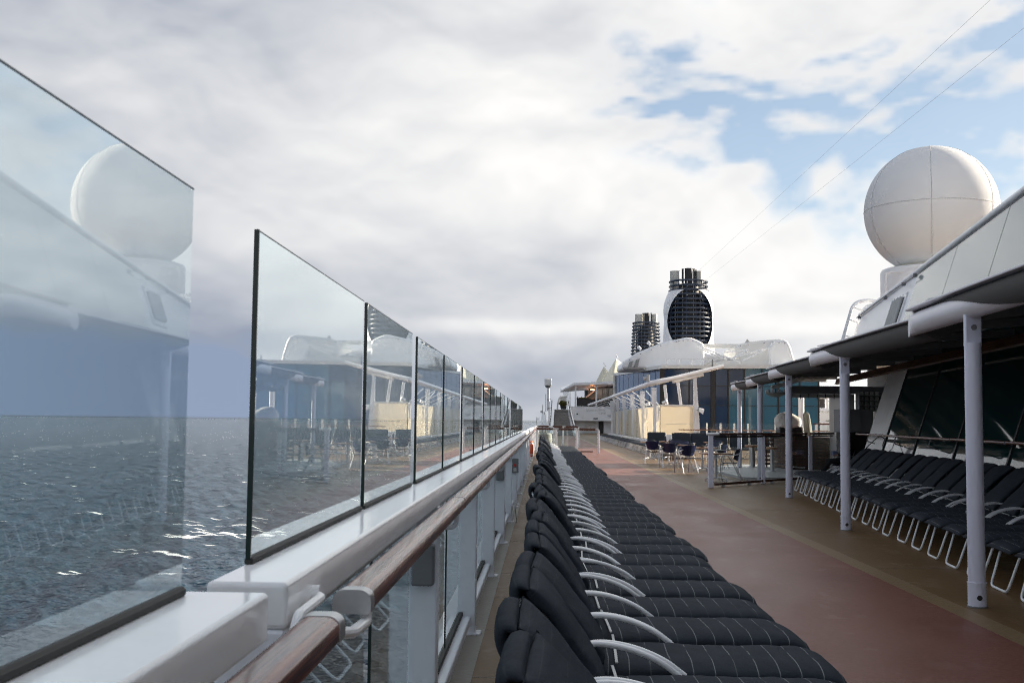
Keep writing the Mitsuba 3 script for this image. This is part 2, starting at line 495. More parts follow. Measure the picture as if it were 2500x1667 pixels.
# ---------------------------------------------------------------- decks
struct('deck', box(-0.66, 48, -8, 190, -0.35, 0), 'm_deckbrown', 'brown synthetic deck between the seats and the walls')
struct('track', sheet(1.60, 3.30, -8, 118, 0.004), 'm_deckred', 'wide terracotta red walking track running along the deck')
struct('track_border', sheet(3.30, 3.50, -8, 118, 0.005), 'm_deckbeige', 'pale beige stripe along the right edge of the red track')
struct('waterway', sheet(-0.655, -0.405, -8, 118, 0.004), 'm_deckgrey', 'grey waterway strip under the railing posts')
struct('hull', box(-0.80, -0.66, -60, 190, -30, -0.06), 'm_white', 'white ship side below the railing')
for i, y in enumerate(np.arange(2.2, 60, 1.52)):          # seams of the brown deck, let in as flat joint strips
    struct('deck_joint', box(-0.404, 1.599, y, y + 0.006, -0.002, 0.002), 'm_deckgrey', 'thin pale seam across the brown deck strip behind the loungers')
    if i > 22: break
for i, (x0, y0, x1, y1) in enumerate(((3.55, 8.3, 9.0, 8.9), (3.55, 12.2, 9.0, 12.8), (3.55, 16.1, 9.0, 16.7), (3.55, 20.0, 9.0, 20.6))):
    struct('deck_joint', box(x0, x1, y0, y0 + 0.006, -0.002, 0.002), 'm_joint', 'thin dark seam across the brown deck by the pillars')

# ---------------------------------------------------------------- railing on the sea side
XO, XI = -0.612, -0.462          # outer and inner side of the ledge
ZL, ZG = 1.203, 1.891            # ledge top, top of the glass
RAIL_LABELS = ['near end section of the white glass-topped railing with its wooden handrail ending in the foreground',
               'long middle section of the white railing with tall glass panes and a varnished handrail',
               'farther section of the white railing beyond the middle one, its glass seen edge on',
               'farthest section of the white railing, sunlit and leading to the gate']


def pane(t, x, y0, y1, z0, z1, name='glass_pane', th=0.0105):
    k = part(t, name, quad([x, y0, z0], [x, y1, z0], [x, y1, z1], [x, y0, z1]), 'm_glass', False)
    part(k, 'edge', box(x - th / 2, x + th / 2, y0 - 0.004, y0 + 0.001, z0, z1), 'm_edge', False)
    part(k, 'top_edge', box(x - 0.0013, x + 0.0013, y0, y1, z1 - 0.001, z1 + 0.0012), 'm_edgetop', False)
    return k


def drail(w, h):
    """Handrail section: flat underside with eased corners, rounded top."""
    p = []
    for cx, cz, rx, rz, a0, a1 in ((w / 2 - .024, h / 2 - .022, .024, .022, 0, 90), (-w / 2 + .024, h / 2 - .022, .024, .022, 90, 180), (-w / 2 + .006, -h / 2 + .006, .006, .006, 180, 270), (w / 2 - .006, -h / 2 + .006, .006, .006, 270, 360)):
        for k in range(6):
            a = math.radians(a0 + (a1 - a0) * k / 5)
            p.append((cx + rx * math.cos(a), cz + rz * math.sin(a)))
    return p


def rail_section(i, y0, y1, bays, posts, glass=True, off=0.0):
    t = thing('glass_railing', RAIL_LABELS[i], 'railing')
    part(t, 'ledge', rbox(XO + off, XI + off, y0, y1, 1.118, ZL, 0.011, 3), 'm_white_gloss', 35)
    part(t, 'ledge_skirt', rbox(XO + off + 0.02, XO + off + 0.05, y0 + 0.02, y1 - 0.02, 1.03, 1.117, 0.004), 'm_white')
    for b in bays:
        for (p, q) in ((b, b + 1.40), (b + 1.455, b + 2.80)):
            if q > y1 + 0.4: continue
            if glass:
                g = pane(t, -0.598 + off, p, q, ZL + 0.012, ZG)
                part(t, 'glass_seal', rbox(-0.598 + off - 0.009, -0.598 + off + 0.009, p - 0.002, q + 0.002, ZL - 0.002, ZL + 0.016, 0.005), 'm_seal')
            lp = pane(t, -0.572 + off, p + 0.05, q - 0.02, 0.16, 1.10, 'lower_pane')
        part(t, 'bottom_rail', cat(rbox(-0.59 + off, -0.50 + off, b + 0.02, b + 2.84, 0.07, 0.13, 0.006)), 'm_post')
        part(t, 'bottom_seal', rbox(-0.583 + off, -0.553 + off, b + 0.02, b + 2.84, 0.131, 0.160, 0.004), 'm_seal')
    for y in posts:
        pk = part(t, 'post', rbox(XO + off + 0.02, XI + off - 0.003, y, y + 0.11, 0.0, 1.117, 0.006), 'm_post')
        part(pk, 'foot', cat(rbox(XO + off - 0.0, XI + off + 0.035, y - 0.02, y + 0.13, 0.001, 0.016, 0.004)), 'm_post')
    # varnished handrail on brackets, with metal end caps and joint bands
    prof = drail(0.076, 0.046)
    xh, zh = -0.386 + off, 1.131
    cap0 = 0.05
    ye = y1 + (0.10 if i == 0 else 0.03)
    hr = part(t, 'handrail', sweep([[xh, y0 + 0.25 + cap0, zh], [xh, ye - cap0, zh]], prof), 'm_rail', 40)
    cp = drail(0.0785, 0.0485)
    for (ya, yb) in ((y0 + 0.25, y0 + 0.25 + cap0), (ye - cap0, ye)):
        s0 = [[xh, ya, zh], [xh, ya + 0.006, zh], [xh, yb, zh]]
        part(hr, 'end_cap', sweep(s0, cp), 'm_capsteel', 40)
    y = y0 + 3.1
    while y < y1 - 1 and i < 2:
        part(hr, 'joint_band', sweep([[xh, y, zh], [xh, y + 0.012, zh]], drail(0.078, 0.048)), 'm_joint', 40)
        y += 2.98
    for y in (posts if i != 1 else posts[1:]):
        yy = y + 0.055
        part(t, 'handrail_bracket', tube(bend([[XI + off - 0.01, yy, 1.02], [xh, yy, 1.02], [xh, yy, 1.112]], 0.04), 0.011, 8), 'm_post')
    return t


PITCH = 2.98
# near section: one bay, ending at y = 1.95
tA = rail_section(0, -3.2, 1.96, [-0.895], [-1.1], off=-0.006)
# middle section
postsB = [2.07] + [2.30 + PITCH * k - 0.20 for k in range(1, 7)]
tB = rail_section(1, 2.07, 20.5, [2.315 + PITCH * k for k in range(6)], postsB)
tC = rail_section(2, 20.62, 29.4, [20.78 + 2.93 * k for k in range(3)], [20.62 + 2.93 * k for k in range(4)])
tD = rail_section(3, 29.52, 84, [29.7 + 2.98 * k for k in range(1)], [29.52 + 2.98 * k for k in range(18)])
# stainless link pipes between the two handrails and the ledge at the gap
part(tB, 'link_pipe', tube(bend([[-0.362, 2.365, 1.112], [-0.362, 2.365, 1.084], [-0.364, 2.20, 1.092], [-0.366, 2.05, 1.118]], 0.025), 0.0115, 12), 'm_white_gloss')
hk = part(tB, 'ledge_hook', tube(bend([[-0.462, 2.30, 1.146], [-0.440, 2.28, 1.146], [-0.440, 2.06, 1.146], [-0.442, 2.035, 1.10], [-0.466, 2.03, 1.07]], 0.022), 0.010, 10), 'm_white_gloss')
part(hk, 'flange', tube([[-0.463, 2.30, 1.146], [-0.447, 2.30, 1.146]], 0.021, 16), 'm_white_gloss')
# boxes on the posts
for k, lab in ((0, 'nearest'), (3, 'farther')):
    y = postsB[k + 1]
    part(tB, 'lamp_box', rbox(-0.575, -0.475, y - 0.075, y - 0.002, 0.775, 0.955, 0.012, 2), 'm_grey', label=f'dark grey lamp box on the {lab} of two posts')
y = postsB[6]
cb = thing('call_box', 'grey alarm box with a red button on a railing post', 'alarm box')
part(cb, 'housing', rbox(-0.565, -0.43, y - 0.075, y - 0.004, 0.60, 0.85, 0.01, 2), 'm_grey')
part(cb, 'button', tube([[-0.49, y - 0.092, 0.735], [-0.49, y - 0.074, 0.735]], 0.024, 14), 'm_red')
part(cb, 'plate', box(-0.515, -0.465, y - 0.079, y - 0.0745, 0.63, 0.69), 'm_lightgrey')
# tie-down ring on its little frame beside a post
y = postsB[5] - 0.05
tr = thing('tie_down', 'small metal tie-down ring on two legs beside a railing post', 'tie-down')
a = np.linspace(0, 2 * PI, 17)[:-1]
part(tr, 'ring', tube(np.stack([-0.42 + 0.030 * np.cos(a), a * 0 + y, 0.27 + 0.030 * np.sin(a)], 1), 0.007, 6, True), 'm_steel')
part(tr, 'leg', rod([-0.43, y, 0.25], [-0.45, y - 0.08, 0.0], 0.006), 'm_steel')
part(tr, 'leg', rod([-0.41, y, 0.25], [-0.385, y + 0.02, 0.0], 0.006), 'm_steel')
# lifebuoy hanging on the inner side of the railing
lb = thing('lifebuoy', 'orange lifebuoy hung on the inner side of the railing', 'lifebuoy')
a = np.linspace(0, 2 * PI, 25)[:-1]
part(lb, 'ring', tube(np.stack([a * 0 - 0.36, 35.0 + 0.21 * np.cos(a), 0.66 + 0.21 * np.sin(a)], 1), 0.046, 10, True), 'm_orange')
for th in (0.8, 2.36, 3.93, 5.5):
    part(lb, 'band', tube([[-0.36, 35 + 0.21 * math.cos(th - .1), 0.66 + 0.21 * math.sin(th - .1)], [-0.36, 35 + 0.21 * math.cos(th + .1), 0.66 + 0.21 * math.sin(th + .1)]], 0.049, 10), 'm_white')


# ---------------------------------------------------------------- sun loungers
def cushion(path, w, th, nu=48, nv=22, seed=0, tuft=0.0, rough=0.010, s0=0.0, e=2.4, droop=0.0):
    """A stuffed pad along a path of (x, z) points: width w across y, thickness th; pointed corners; uv = metres along and across."""
    path = np.asarray(path, float)
    L = np.concatenate([[0], np.cumsum(np.linalg.norm(np.diff(path, axis=0), axis=1))])
    s = np.linspace(0, 1, nu + 1)
    s = 0.5 - 0.5 * np.cos(PI * s) * 0.35 - 0.5 * (1 - 2 * s) * 0.65
    S = s * L[-1]
    px, pz = np.interp(S, L, path[:, 0]), np.interp(S, L, path[:, 1])
    tx, tz = np.gradient(px), np.gradient(pz)
    ln = np.hypot(tx, tz)
    nx, nz = -tz / ln, tx / ln
    a = np.arange(nv) * 2 * PI / nv
    ca, sa = np.cos(a), np.sin(a)
    cy = np.sign(ca) * np.abs(ca) ** (2 / 3.4)
    cz = np.sign(sa) * np.abs(sa) ** (2 / e)
    ends = np.clip(1 - np.abs(2 * s - 1) ** 14, 0.0, 1) ** 0.55
    ends = np.maximum(ends, 0.06)
    tt = th * ends
    if tuft:
        tt = tt * (1 - tuft * np.exp(-((((S + s0) / 0.0925) % 1 - 0.5) / 0.10) ** 2))
    wid = w * (1 - 0.02 * ends + 0.03 * np.abs(2 * s - 1) ** 10)
    y = 0.5 * wid[:, None] * cy[None]
    off = 0.5 * tt[:, None] * cz[None] - droop * (np.abs(cy[None]) ** 4) * th
    q = np.stack([S[:, None] * 6 + 0 * y, y * 6, 0 * y + seed * 7.7], -1)
    nz_ = (meshkit.fbm(q, 3, seed) - 0.5) * 2 * rough + (meshkit.fbm(q * 3.1, 3, seed + 40) - 0.5) * rough * 0.9
    off = off + nz_ * np.where(cz[None] > -0.2, 1, 0.3)
    y = y + (meshkit.fbm(q * 1.3 + 9, 2, seed + 5) - 0.5) * rough * 2.2
    v = np.stack([px[:, None] + nx[:, None] * off, y, pz[:, None] + nz[:, None] * off], -1)
    m = loft(v)
    uv = np.stack([(S[:, None] + s0 + 0 * y).ravel(), y.ravel()], 1)
    uv = np.vstack([uv, [[S[0] + s0, 0], [S[-1] + s0, 0]]])
    return m, uv


def lounger_parts(seed, back=(-0.285, 0.43), detail=1.0, pw=0.640):
    """Parts of one sun lounger: x from head (-) to foot (+), hinge at 0; returns name -> shape dict."""
    nu, nv = (46, 24) if detail >= 1 else (26, 14)
    P = {}
    seat = [[0.0, 0.425], [0.10, 0.418], [0.5, 0.418], [0.90, 0.418], [1.00, 0.408], [1.085, 0.378]]
    m, uv = cushion(curve(seat, 8), pw, 0.066, int(nu * 1.5), nv, seed, 0.10, 0.007, 0.0, 2.9, 0.16)
    P['seat_cushion'] = mikit.ply(m, 'm_pad', smooth=True, uv=uv)
    bx, bz = back
    nrm = np.array([bz, -bx]) / math.hypot(bx, bz)      # towards the sitter
    b0 = np.array([0.02, 0.45])
    b1 = np.array([bx, 0.43 + bz])
    mid = (b0 + b1) / 2
    bk = [b0, b0 * .7 + b1 * .3 + nrm * 0.015, mid + nrm * 0.016, b0 * .25 + b1 * .75 + nrm * 0.018, b1 + nrm * 0.0]
    m, uv = cushion(curve(bk, 8), pw * 0.97, 0.074, nu, nv, seed + 100, 0.0, 0.024, 0.3, 2.3, 0.14)
    P['back_cushion'] = mikit.ply(m, 'm_pad_plain', smooth=True, uv=uv)
    dn = (b0 - b1) / np.linalg.norm(b0 - b1)
    fl = [b1 + nrm * 0.005, b1 - dn * 0.028 - nrm * 0.030, b1 - nrm * 0.070 + dn * 0.02, b1 - nrm * 0.085 + dn * 0.12, b1 - nrm * 0.082 + dn * 0.22]
    m, uv = cushion(curve(fl, 7), pw * 0.94, 0.052, int(nu * .6), nv, seed + 200, 0.0, 0.012, 0.0, 2.2, 0.0)
    P['head_flap'] = mikit.ply(m, 'm_pad_plain', smooth=True, uv=uv)
    # frame
    y0 = pw / 2 + 0.006
    hb = b1 - nrm * 0.045
    rails = [tube(bend([[0.0, s * y0, 0.385], [0.50, s * y0, 0.385], [0.95, s * y0, 0.382]], 0.1), 0.0125, 8) for s in (-1, 1)]
    rails += [rod([0.35, -y0, 0.376], [0.35, y0, 0.376], 0.010), rod([0.82, -y0, 0.376], [0.82, y0, 0.376], 0.010)]
    for nme, m in zip(('side_rail', 'side_rail_001', 'crossbar', 'crossbar_001'), rails):
        P[nme] = mikit.ply(m, 'm_alu', smooth=30)
    bf = tube(bend([[0.0, -y0 + .03, 0.385], [hb[0], -y0 + .03, hb[1] - 0.02], [hb[0], y0 - .03, hb[1] - 0.02], [0.0, y0 - .03, 0.385]], 0.06), 0.0115, 8)
    P['back_frame'] = mikit.ply(bf, 'm_alu', smooth=30)
    foot = bend([[0.70, -y0, 0.382], [0.80, -0.30, 0.382], [0.95, -0.285, 0.382], [1.07, -0.245, 0.012], [1.07, 0.245, 0.012], [0.95, 0.285, 0.382], [0.80, 0.30, 0.382], [0.70, y0, 0.382]], 0.075, 6)
    P['front_leg'] = mikit.ply(tube(foot, 0.0125, 8), 'm_alu', smooth=30)
    rear = bend([[0.16, -y0 + .02, 0.38], [-0.22, -0.24, 0.012], [-0.22, 0.24, 0.012], [0.16, y0 - .02, 0.38]], 0.06, 6)
    P['rear_leg'] = mikit.ply(tube(rear, 0.0125, 8), 'm_alu', smooth=30)
    arm = curve([[-0.30, 0, 0.46], [-0.14, 0, 0.520], [0.01, 0, 0.548], [0.15, 0, 0.530], [0.28, 0, 0.480], [0.375, 0, 0.415]], 6)
    for s, nme in ((-1, 'armrest'), (1, 'armrest_001')):
        P[nme] = mikit.ply(sweep(arm + [0, s * (y0 + 0.016), 0], rrect(0.032, 0.024, 0.009, 3)), 'm_alu', smooth=40)
    ys = np.linspace(-y0, y0, 13)
    sz = 0.461 + 0.006 * np.cos(ys / y0 * PI / 2)
    P['strap'] = mikit.ply(sweep(np.stack([ys * 0 + 0.082, ys, sz], 1), rrect(0.013, 0.005, 0.002, 2)), 'm_strap', smooth=30)
    return P


LEFT_P = [lounger_parts(s, back=b) for s, b in ((1, (-0.285, 0.43)), (2, (-0.265, 0.44)), (3, (-0.305, 0.415)), (4, (-0.285, 0.425)), (5, (-0.275, 0.435)))]
FAR_P = [lounger_parts(11, detail=0.5), lounger_parts(12, detail=0.5)]
RIGHT_P = [lounger_parts(s, back=(-0.50, 0.52), pw=0.72) for s in (21, 22, 23)]
FLAT_P = [lounger_parts(31, back=(-0.62, 0.03), detail=0.5)]
TALL_P = [lounger_parts(41, back=(-0.36, 0.62), detail=0.5, pw=0.86)]
ORD = ['nearest', 'second', 'third', 'fourth', 'fifth', 'sixth', 'seventh', 'eighth', 'ninth', 'tenth', 'eleventh', 'twelfth', 'thirteenth', 'fourteenth', 'fifteenth', 'sixteenth']


def place(P, label, x, y, rot, group, cat_='sun lounger', z=0.002):
    k = thing('sun_lounger', label, cat_, group)
    M = T().translate([x, y, z]).rotate([0, 0, 1], rot)
    for nme, d in P.items():
        scene[f'{k}__{nme}'] = {**d, 'to_world': M}
    return k


y = 3.13
i = 0
while y < 50:
    lab = (f'{ORD[i]} black cushioned lounger from the camera in the row along the railing' if i < 12 else
           'black cushioned lounger of the railing row, farther off than its twelfth lounger')
    P = LEFT_P[(i * 7 + i // 3) % 5] if y < 22 else FAR_P[i % 2]
    place(P, lab, 0.262 + rng.uniform(-0.045, 0.045), y, rng.uniform(-2.2, 2.2), 'loungers along the railing')
    y += 0.742 + rng.uniform(-0.03, 0.03)
    i += 1

# right row, set against the window wall, at an angle of 5.7 degrees to the railing
i = 0
y = 8.75
while y < 26.4:
    x = 4.16 + 0.1 * (y - 10.1) + 1.06
    lab = f'{ORD[i]} black lounger from the camera in the shaded row under the windows' if i < 12 else 'black lounger of the shaded window row, farther off than its twelfth'
    place(RIGHT_P[(i * 5 + 1) % 3], lab, x + rng.uniform(-.02, .02), y + 0.1, 174.3 + rng.uniform(-1, 1), 'loungers under the windows')
    y += 0.85 + rng.uniform(-0.03, 0.03)
    i += 1

# ---------------------------------------------------------------- awnings along the deckhouse
PX = lambda y: 3.57 + 0.1 * (y - 9.67)              # line of the pillars
WX = lambda y, z: 4.84 + 0.1 * y + 0.33 * z         # plane of the leaning window wall
AWN_Y = [-2.5, 11.95, 19.6, 26.8, 33.4, 40.0]
AWN_Z = [2.49, 2.54, 2.60, 2.65, 2.69, 2.76]
PIL_Y = [9.67, 16.46, 23.52, 30.14, 37.38]


def awning(i):
    ya, yb, za, zb = AWN_Y[i] - (0.25 if i else 0), AWN_Y[i + 1], AWN_Z[i], AWN_Z[i + 1]
    lab = f'{ORD[i]} awning from the camera, white edge tube with sloping cloth roof on one round pillar'
    t = thing('awning', lab, 'awning')
    n = 46
    ys = np.linspace(ya, yb, n)
    k = (yb - ys) / (yb - ya)
    span = (yb - ya)
    xs = PX(ys) + 0.03 + 0.030 * span * k ** 1.3
    zs = za + (zb - za) * (1 - k) - 0.035 * k
    pts = np.stack([xs, ys, zs], 1)
    tp = pts[(ys > yb - min(7.0, span - 0.5)) & (ys < yb - 0.5)]
    tp = np.vstack([tp, pts[-1]])
    P_, N_, B_ = frames(tp)
    a_ = np.arange(26) * 2 * PI / 26
    rg = P_[:, None] + 0.112 * (N_[:, None] * np.cos(a_)[None, :, None] + B_[:, None] * np.sin(a_)[None, :, None])
    rg[-1, :, 1] += 3.6 * (rg[-1, :, 0] - tp[-1][0])           # cut on the slant, the deck side shorter
    part(t, 'edge_tube', loft(rg, caps=False), 'm_tubewhite', 40)
    part(t, 'tube_cap', trimesh.Trimesh(np.vstack([rg[-1], rg[-1].mean(0)]), [[j, (j + 1) % 26, 26] for j in range(26)], process=False), 'm_tubewhite', False)
    # cloth roof: hangs over the tube at its front, runs up to the wall, sags a little between the ribs
    m = 12
    rows = []
    for j in range(n):
        dr_ = float(sstep(yb - 1.0, yb - 4.6, ys[j]))
        yj = min(ys[j], yb - 0.35)
        a = np.array([xs[j], yj, zs[j] + 0.124])
        b = np.array([WX(yj, 3.28) - 0.03, yj, 3.28 + 0.4 * (zb - 2.60)])
        row = []
        for c in np.linspace(1, 0.06, 7):
            th = math.radians(90 + (26 + 160 * dr_) * c)
            row.append(np.array([xs[j] + 0.126 * math.cos(th), yj, zs[j] + 0.126 * math.sin(th)]))
        for u in np.linspace(0, 1, m):
            q = a + (b - a) * u
            q[2] += 0.16 * math.sin(PI * u) - 0.05 * math.sin(PI * (j / (n - 1))) * math.sin(PI * u)
            row.append(q)
        rows.append(row)
    G = np.array(rows)
    inn = np.stack([xs, np.minimum(ys, yb - 0.35), zs], 1)[:, None]
    lo = np.concatenate([inn + (G[:, :7] - inn) * 0.95, G[:, 7:] - [0, 0, 0.02]], 1)
    part(t, 'cloth_roof', loft(np.concatenate([G, lo[:, ::-1]], 1)), 'm_awning', 40)
    part(t, 'roof_hem', sweep(G[:, 7] + [-0.055, 0, 0.012], rrect(0.13, 0.026, 0.010, 2)), 'm_tubewhite')
    # cross arms under the roof
    for f in (0.18, 0.52, 0.86):
        y = ya + (yb - ya) * f
        j = f * (n - 1)
        x0, z0 = np.interp(y, ys, xs), np.interp(y, ys, zs)
        c = curve([[x0 + 0.1, y, z0 - 0.02], [x0 + 0.9, y, z0 + 0.25], [WX(y, 2.95) - 0.05, y, 3.02]], 6)
        part(t, 'rib', sweep(c, rrect(0.05, 0.12, 0.015, 2)), 'm_grey', 40)
    # clamp on the tube end
    e = pts[-1] - [0, 0.35, 0]
    part(t, 'clamp', cat(rbox(e[0] - 0.10, e[0] - 0.02, e[1] - 0.35, e[1] + 0.02, e[2] + 0.150, e[2] + 0.175, 0.01),
                         rod([e[0] - 0.06, e[1] - 0.4, e[2] + 0.2], [e[0] - 0.05, e[1] - 1.1, e[2] + 0.185], 0.008)), 'm_lightgrey')
    # pillar
    y = PIL_Y[i]
    x = np.interp(y, ys, xs) - 0.01
    zt = np.interp(y, ys, zs)
    zt_b = zt - 0.112
    p = part(t, 'pillar', cyl(x, y, 0.20, zt_b - 0.22, 0.070, 24), 'm_pillar', 40)
    part(p, 'base', tube([[x, y, 0.004], [x, y, 0.195], [x, y, 0.205], [x, y, 0.21]], [0.074, 0.074, 0.080, 0.072], 24), 'm_pillar', 40)
    part(p, 'base_plate', cyl(x, y, 0.001, 0.012, 0.082, 20), 'm_grey', 40)
    part(p, 'pin_hole', tube([[x - 0.006, y - 0.0765, 0.085], [x - 0.006, y - 0.06, 0.085]], 0.022, 14), 'm_black')
    part(p, 'head_plate', rbox(x - 0.068, x + 0.068, y - 0.030, y + 0.030, zt_b - 0.235, zt_b + 0.04, 0.012, 2), 'm_pillar')
    part(p, 'bolt', tube([[x, y - 0.040, zt_b - 0.08], [x, y - 0.028, zt_b - 0.08]], 0.024, 14), 'm_rivet')
    part(p, 'collar', tube([[x, y, zt_b - 0.235], [x, y, zt_b - 0.212]], 0.0725, 24), 'm_pillar', 40)


for i in range(5):
    awning(i)

# ---------------------------------------------------------------- deckhouse with leaning windows
dh = thing('deckhouse', 'white deckhouse with leaning dark windows and a louvred vent, right of the shaded loungers', 'deckhouse')
NW = np.array([-1, 0.1, 0.33]); NW /= np.linalg.norm(NW)


def W(y, z, off=0.0):
    return np.array([WX(y, z), y, z]) + NW * off


def wslab(y0, y1, z0, z1, t, off=0.0, z1b=None):
    z1b = z1 if z1b is None else z1b
    return slab(W(y1, z0, off), W(y0, z0, off), W(y0, z1, off), W(y1, z1b, off), t) if False else trimesh.convex.convex_hull(
        np.array([W(y0, z0, off), W(y1, z0, off), W(y1, z1b, off), W(y0, z1, off), W(y0, z0, off - t), W(y1, z0, off - t), W(y1, z1b, off - t), W(y0, z1, off - t)]))


def hull_in(y0, y1, z0, z1, dx, off, z1b=None):
    z1b = z1 if z1b is None else z1b
    a = [W(y0, z0, off), W(y1, z0, off), W(y1, z1b, off), W(y0, z1, off)]
    return trimesh.convex.convex_hull(np.array(a + [q + [dx, 0.25 * dx if False else 0, 0] for q in a]))


RZ = lambda y: 5.94 - 0.055 * (y - 21.0)            # roof line
part(dh, 'lower_body', hull_in(-6, 28.5, 0.0, 3.30, 9.0, -0.06), 'm_dark', False)
part(dh, 'upper_body', hull_in(-6, 36.5, 3.32, RZ(-6), 9.0, -0.03, RZ(36.5)), 'm_white', False)
part(dh, 'end_panel', wslab(26.36, 28.5, 0.0, 3.30, 0.05), 'm_offwhite', False, label='white end panel beside the last window')
part(dh, 'sill', wslab(-6, 26.36, 0.0, 0.14, 0.09, 0.03), 'm_offwhite', False)
MUL = [26.3 - 3.1 * k for k in range(0, 11)]
for a, b in zip(MUL[1:], MUL[:-1]):
    part(dh, 'window', wslab(a + 0.03, b - 0.03, 0.16, 3.26, 0.015, -0.012), 'm_window', False)
for y in MUL:
    part(dh, 'mullion', wslab(y - 0.035, y + 0.035, 0.14, 3.28, 0.05, 0.012), 'm_black', False)
# trim beam of varnished wood high on the windows
part(dh, 'wood_beam', cat(*[wslab(y + 0.004, y + 3.09, 2.70, 2.86, 0.07, 0.22) for y in np.arange(-4.7, 34.5, 3.1)]), 'm_woodtrim', False)
# pale panels of the upper storey
PAN = [28.8 - 3.57 * k for k in range(0, 10)]
for a, b in zip(PAN[1:], PAN[:-1]):
    part(dh, 'upper_panel', wslab(a + 0.02, b - 0.02, 3.40, RZ(a) - 0.20, 0.02, 0.0, RZ(b) - 0.20), 'm_paleglass', False)
    part(dh, 'panel_joint', wslab(b - 0.0195, b + 0.0195, 3.38, RZ(b) - 0.19, 0.02, -0.008), 'm_black', False)
part(dh, 'panel_gasket', wslab(-5, 28.8, 3.36, 3.396, 0.03, 0.0), 'm_black', False)
part(dh, 'top_gasket', trimesh.convex.convex_hull(np.array([W(y, RZ(y) + d, o) for y in (-5, 28.82) for d in (-0.199, -0.165) for o in (0.0, -0.03)])), 'm_black', False)
yy = np.linspace(-6, 36.5, 12)
part(dh, 'roof_edge', tube([W(y, RZ(y) - 0.07, 0.0) for y in yy], 0.075, 12), 'm_white', 40)
# louvred vent
lv = part(dh, 'vent', wslab(29.55, 31.15, 3.98, 4.98, 0.03, 0.004), 'm_white', False)
part(lv, 'recess', wslab(29.70, 31.00, 4.10, 4.86, 0.02, 0.008), 'm_dark', False)
for k in range(5):
    y = 29.77 + 0.255 * k
    part(lv, 'slat', tube([W(y + 0.07, 4.11, 0.03), W(y + 0.07, 4.85, 0.03)], 0.062, 10), 'm_lightgrey', 40)
for k in range(5):
    for z in (4.03, 4.93):
        part(lv, 'bolt', tube([W(29.62 + 0.36 * k, z, 0.0), W(29.62 + 0.36 * k, z, 0.014)], 0.020, 8), 'm_rivet')
# cable fixed along the roof line, with its shackles
cb = part(dh, 'stay_wire', tube([W(28.6, RZ(28.6) - 0.30, 0.10), W(31.4, RZ(31.4) - 0.20, 0.10), W(36.3, RZ(36.3) - 0.22, 0.12)], 0.012, 6), 'm_rivet')
for y in (28.75, 30.0, 32.2, 36.0):
    part(cb, 'shackle', rbox(*sum(([c - 0.05, c + 0.05] for c in W(y, RZ(y) - 0.24, 0.08)), []), 0.02), 'm_rivet')
# end face fittings: pipe frame at the far end of the upper storey
fr = thing('pipe_frame', 'white pipe frame at the far end of the white deckhouse roof', 'pipe frame')
for s, r in ((0.0, 0.06), (0.35, 0.045)):
    pts = bend([W(36.55 + s * .2, 3.4, 0.25 - s), W(36.7 + s * .2, 5.35, 0.30 - s), W(36.8 + s * .2, 5.62, -0.2 - s), W(36.8 + s * .2, 5.62, -1.5)], 0.3, 7)
    part(fr, 'rail', tube(pts, r, 10), 'm_white', 40)
for z in (3.8, 4.3, 4.8, 5.2):
    part(fr, 'rung', rod(W(36.6, z, 0.26), W(36.67, z, -0.08), 0.02), 'm_white')
# tall forward storeys, out of the picture to the right: they shade the near deck
sb = thing('upper_deckhouse', 'white upper storeys set back above the deckhouse, outside the picture on the right', 'deckhouse')
part(sb, 'body', rbox(10.5, 30, -20, 17.0, 5.0, 9.5, 0.05), 'm_white')
part(sb, 'roof', rbox(10.2, 30.2, -20, 17.3, 9.5, 9.7, 0.05), 'm_white')
# wooden handrail in front of the windows
wr = thing('window_handrail', 'varnished wooden handrail running along the dark windows', 'handrail')
for k, y in enumerate(np.arange(-2, 26, 3.1)):
    part(wr, 'rail', sweep([W(y + .03, 1.21, 0.20), W(y + 3.07, 1.21, 0.20)], rrect(0.085, 0.05, 0.018, 4)), 'm_rail', 40)
    part(wr, 'joint', rbox(*sum(([c - q, c + q] for c, q in zip(W(y, 1.205, 0.20), (0.04, 0.035, 0.035))), []), 0.01), 'm_black')
    part(wr, 'bracket', tube(bend([W(y + 1.5, 1.06, 0.0), W(y + 1.5, 1.06, 0.20), W(y + 1.5, 1.19, 0.20)], 0.05), 0.012, 8), 'm_rivet')
rp = thing('rope', 'dark rope hanging from the end of the window handrail', 'rope')
b0 = W(26.0, 1.19, 0.22)
part(rp, 'loop', tube(curve([b0, b0 + [-0.25, -.1, -0.20], b0 + [-0.42, -.2, -0.36]], 6), 0.010, 6), 'm_black')
part(rp, 'loop', tube(curve([b0, b0 + [0.09, -.1, -0.06], b0 + [0.05, -.1, -0.22], b0 + [0.10, -.2, -0.40]], 6), 0.010, 6), 'm_black')

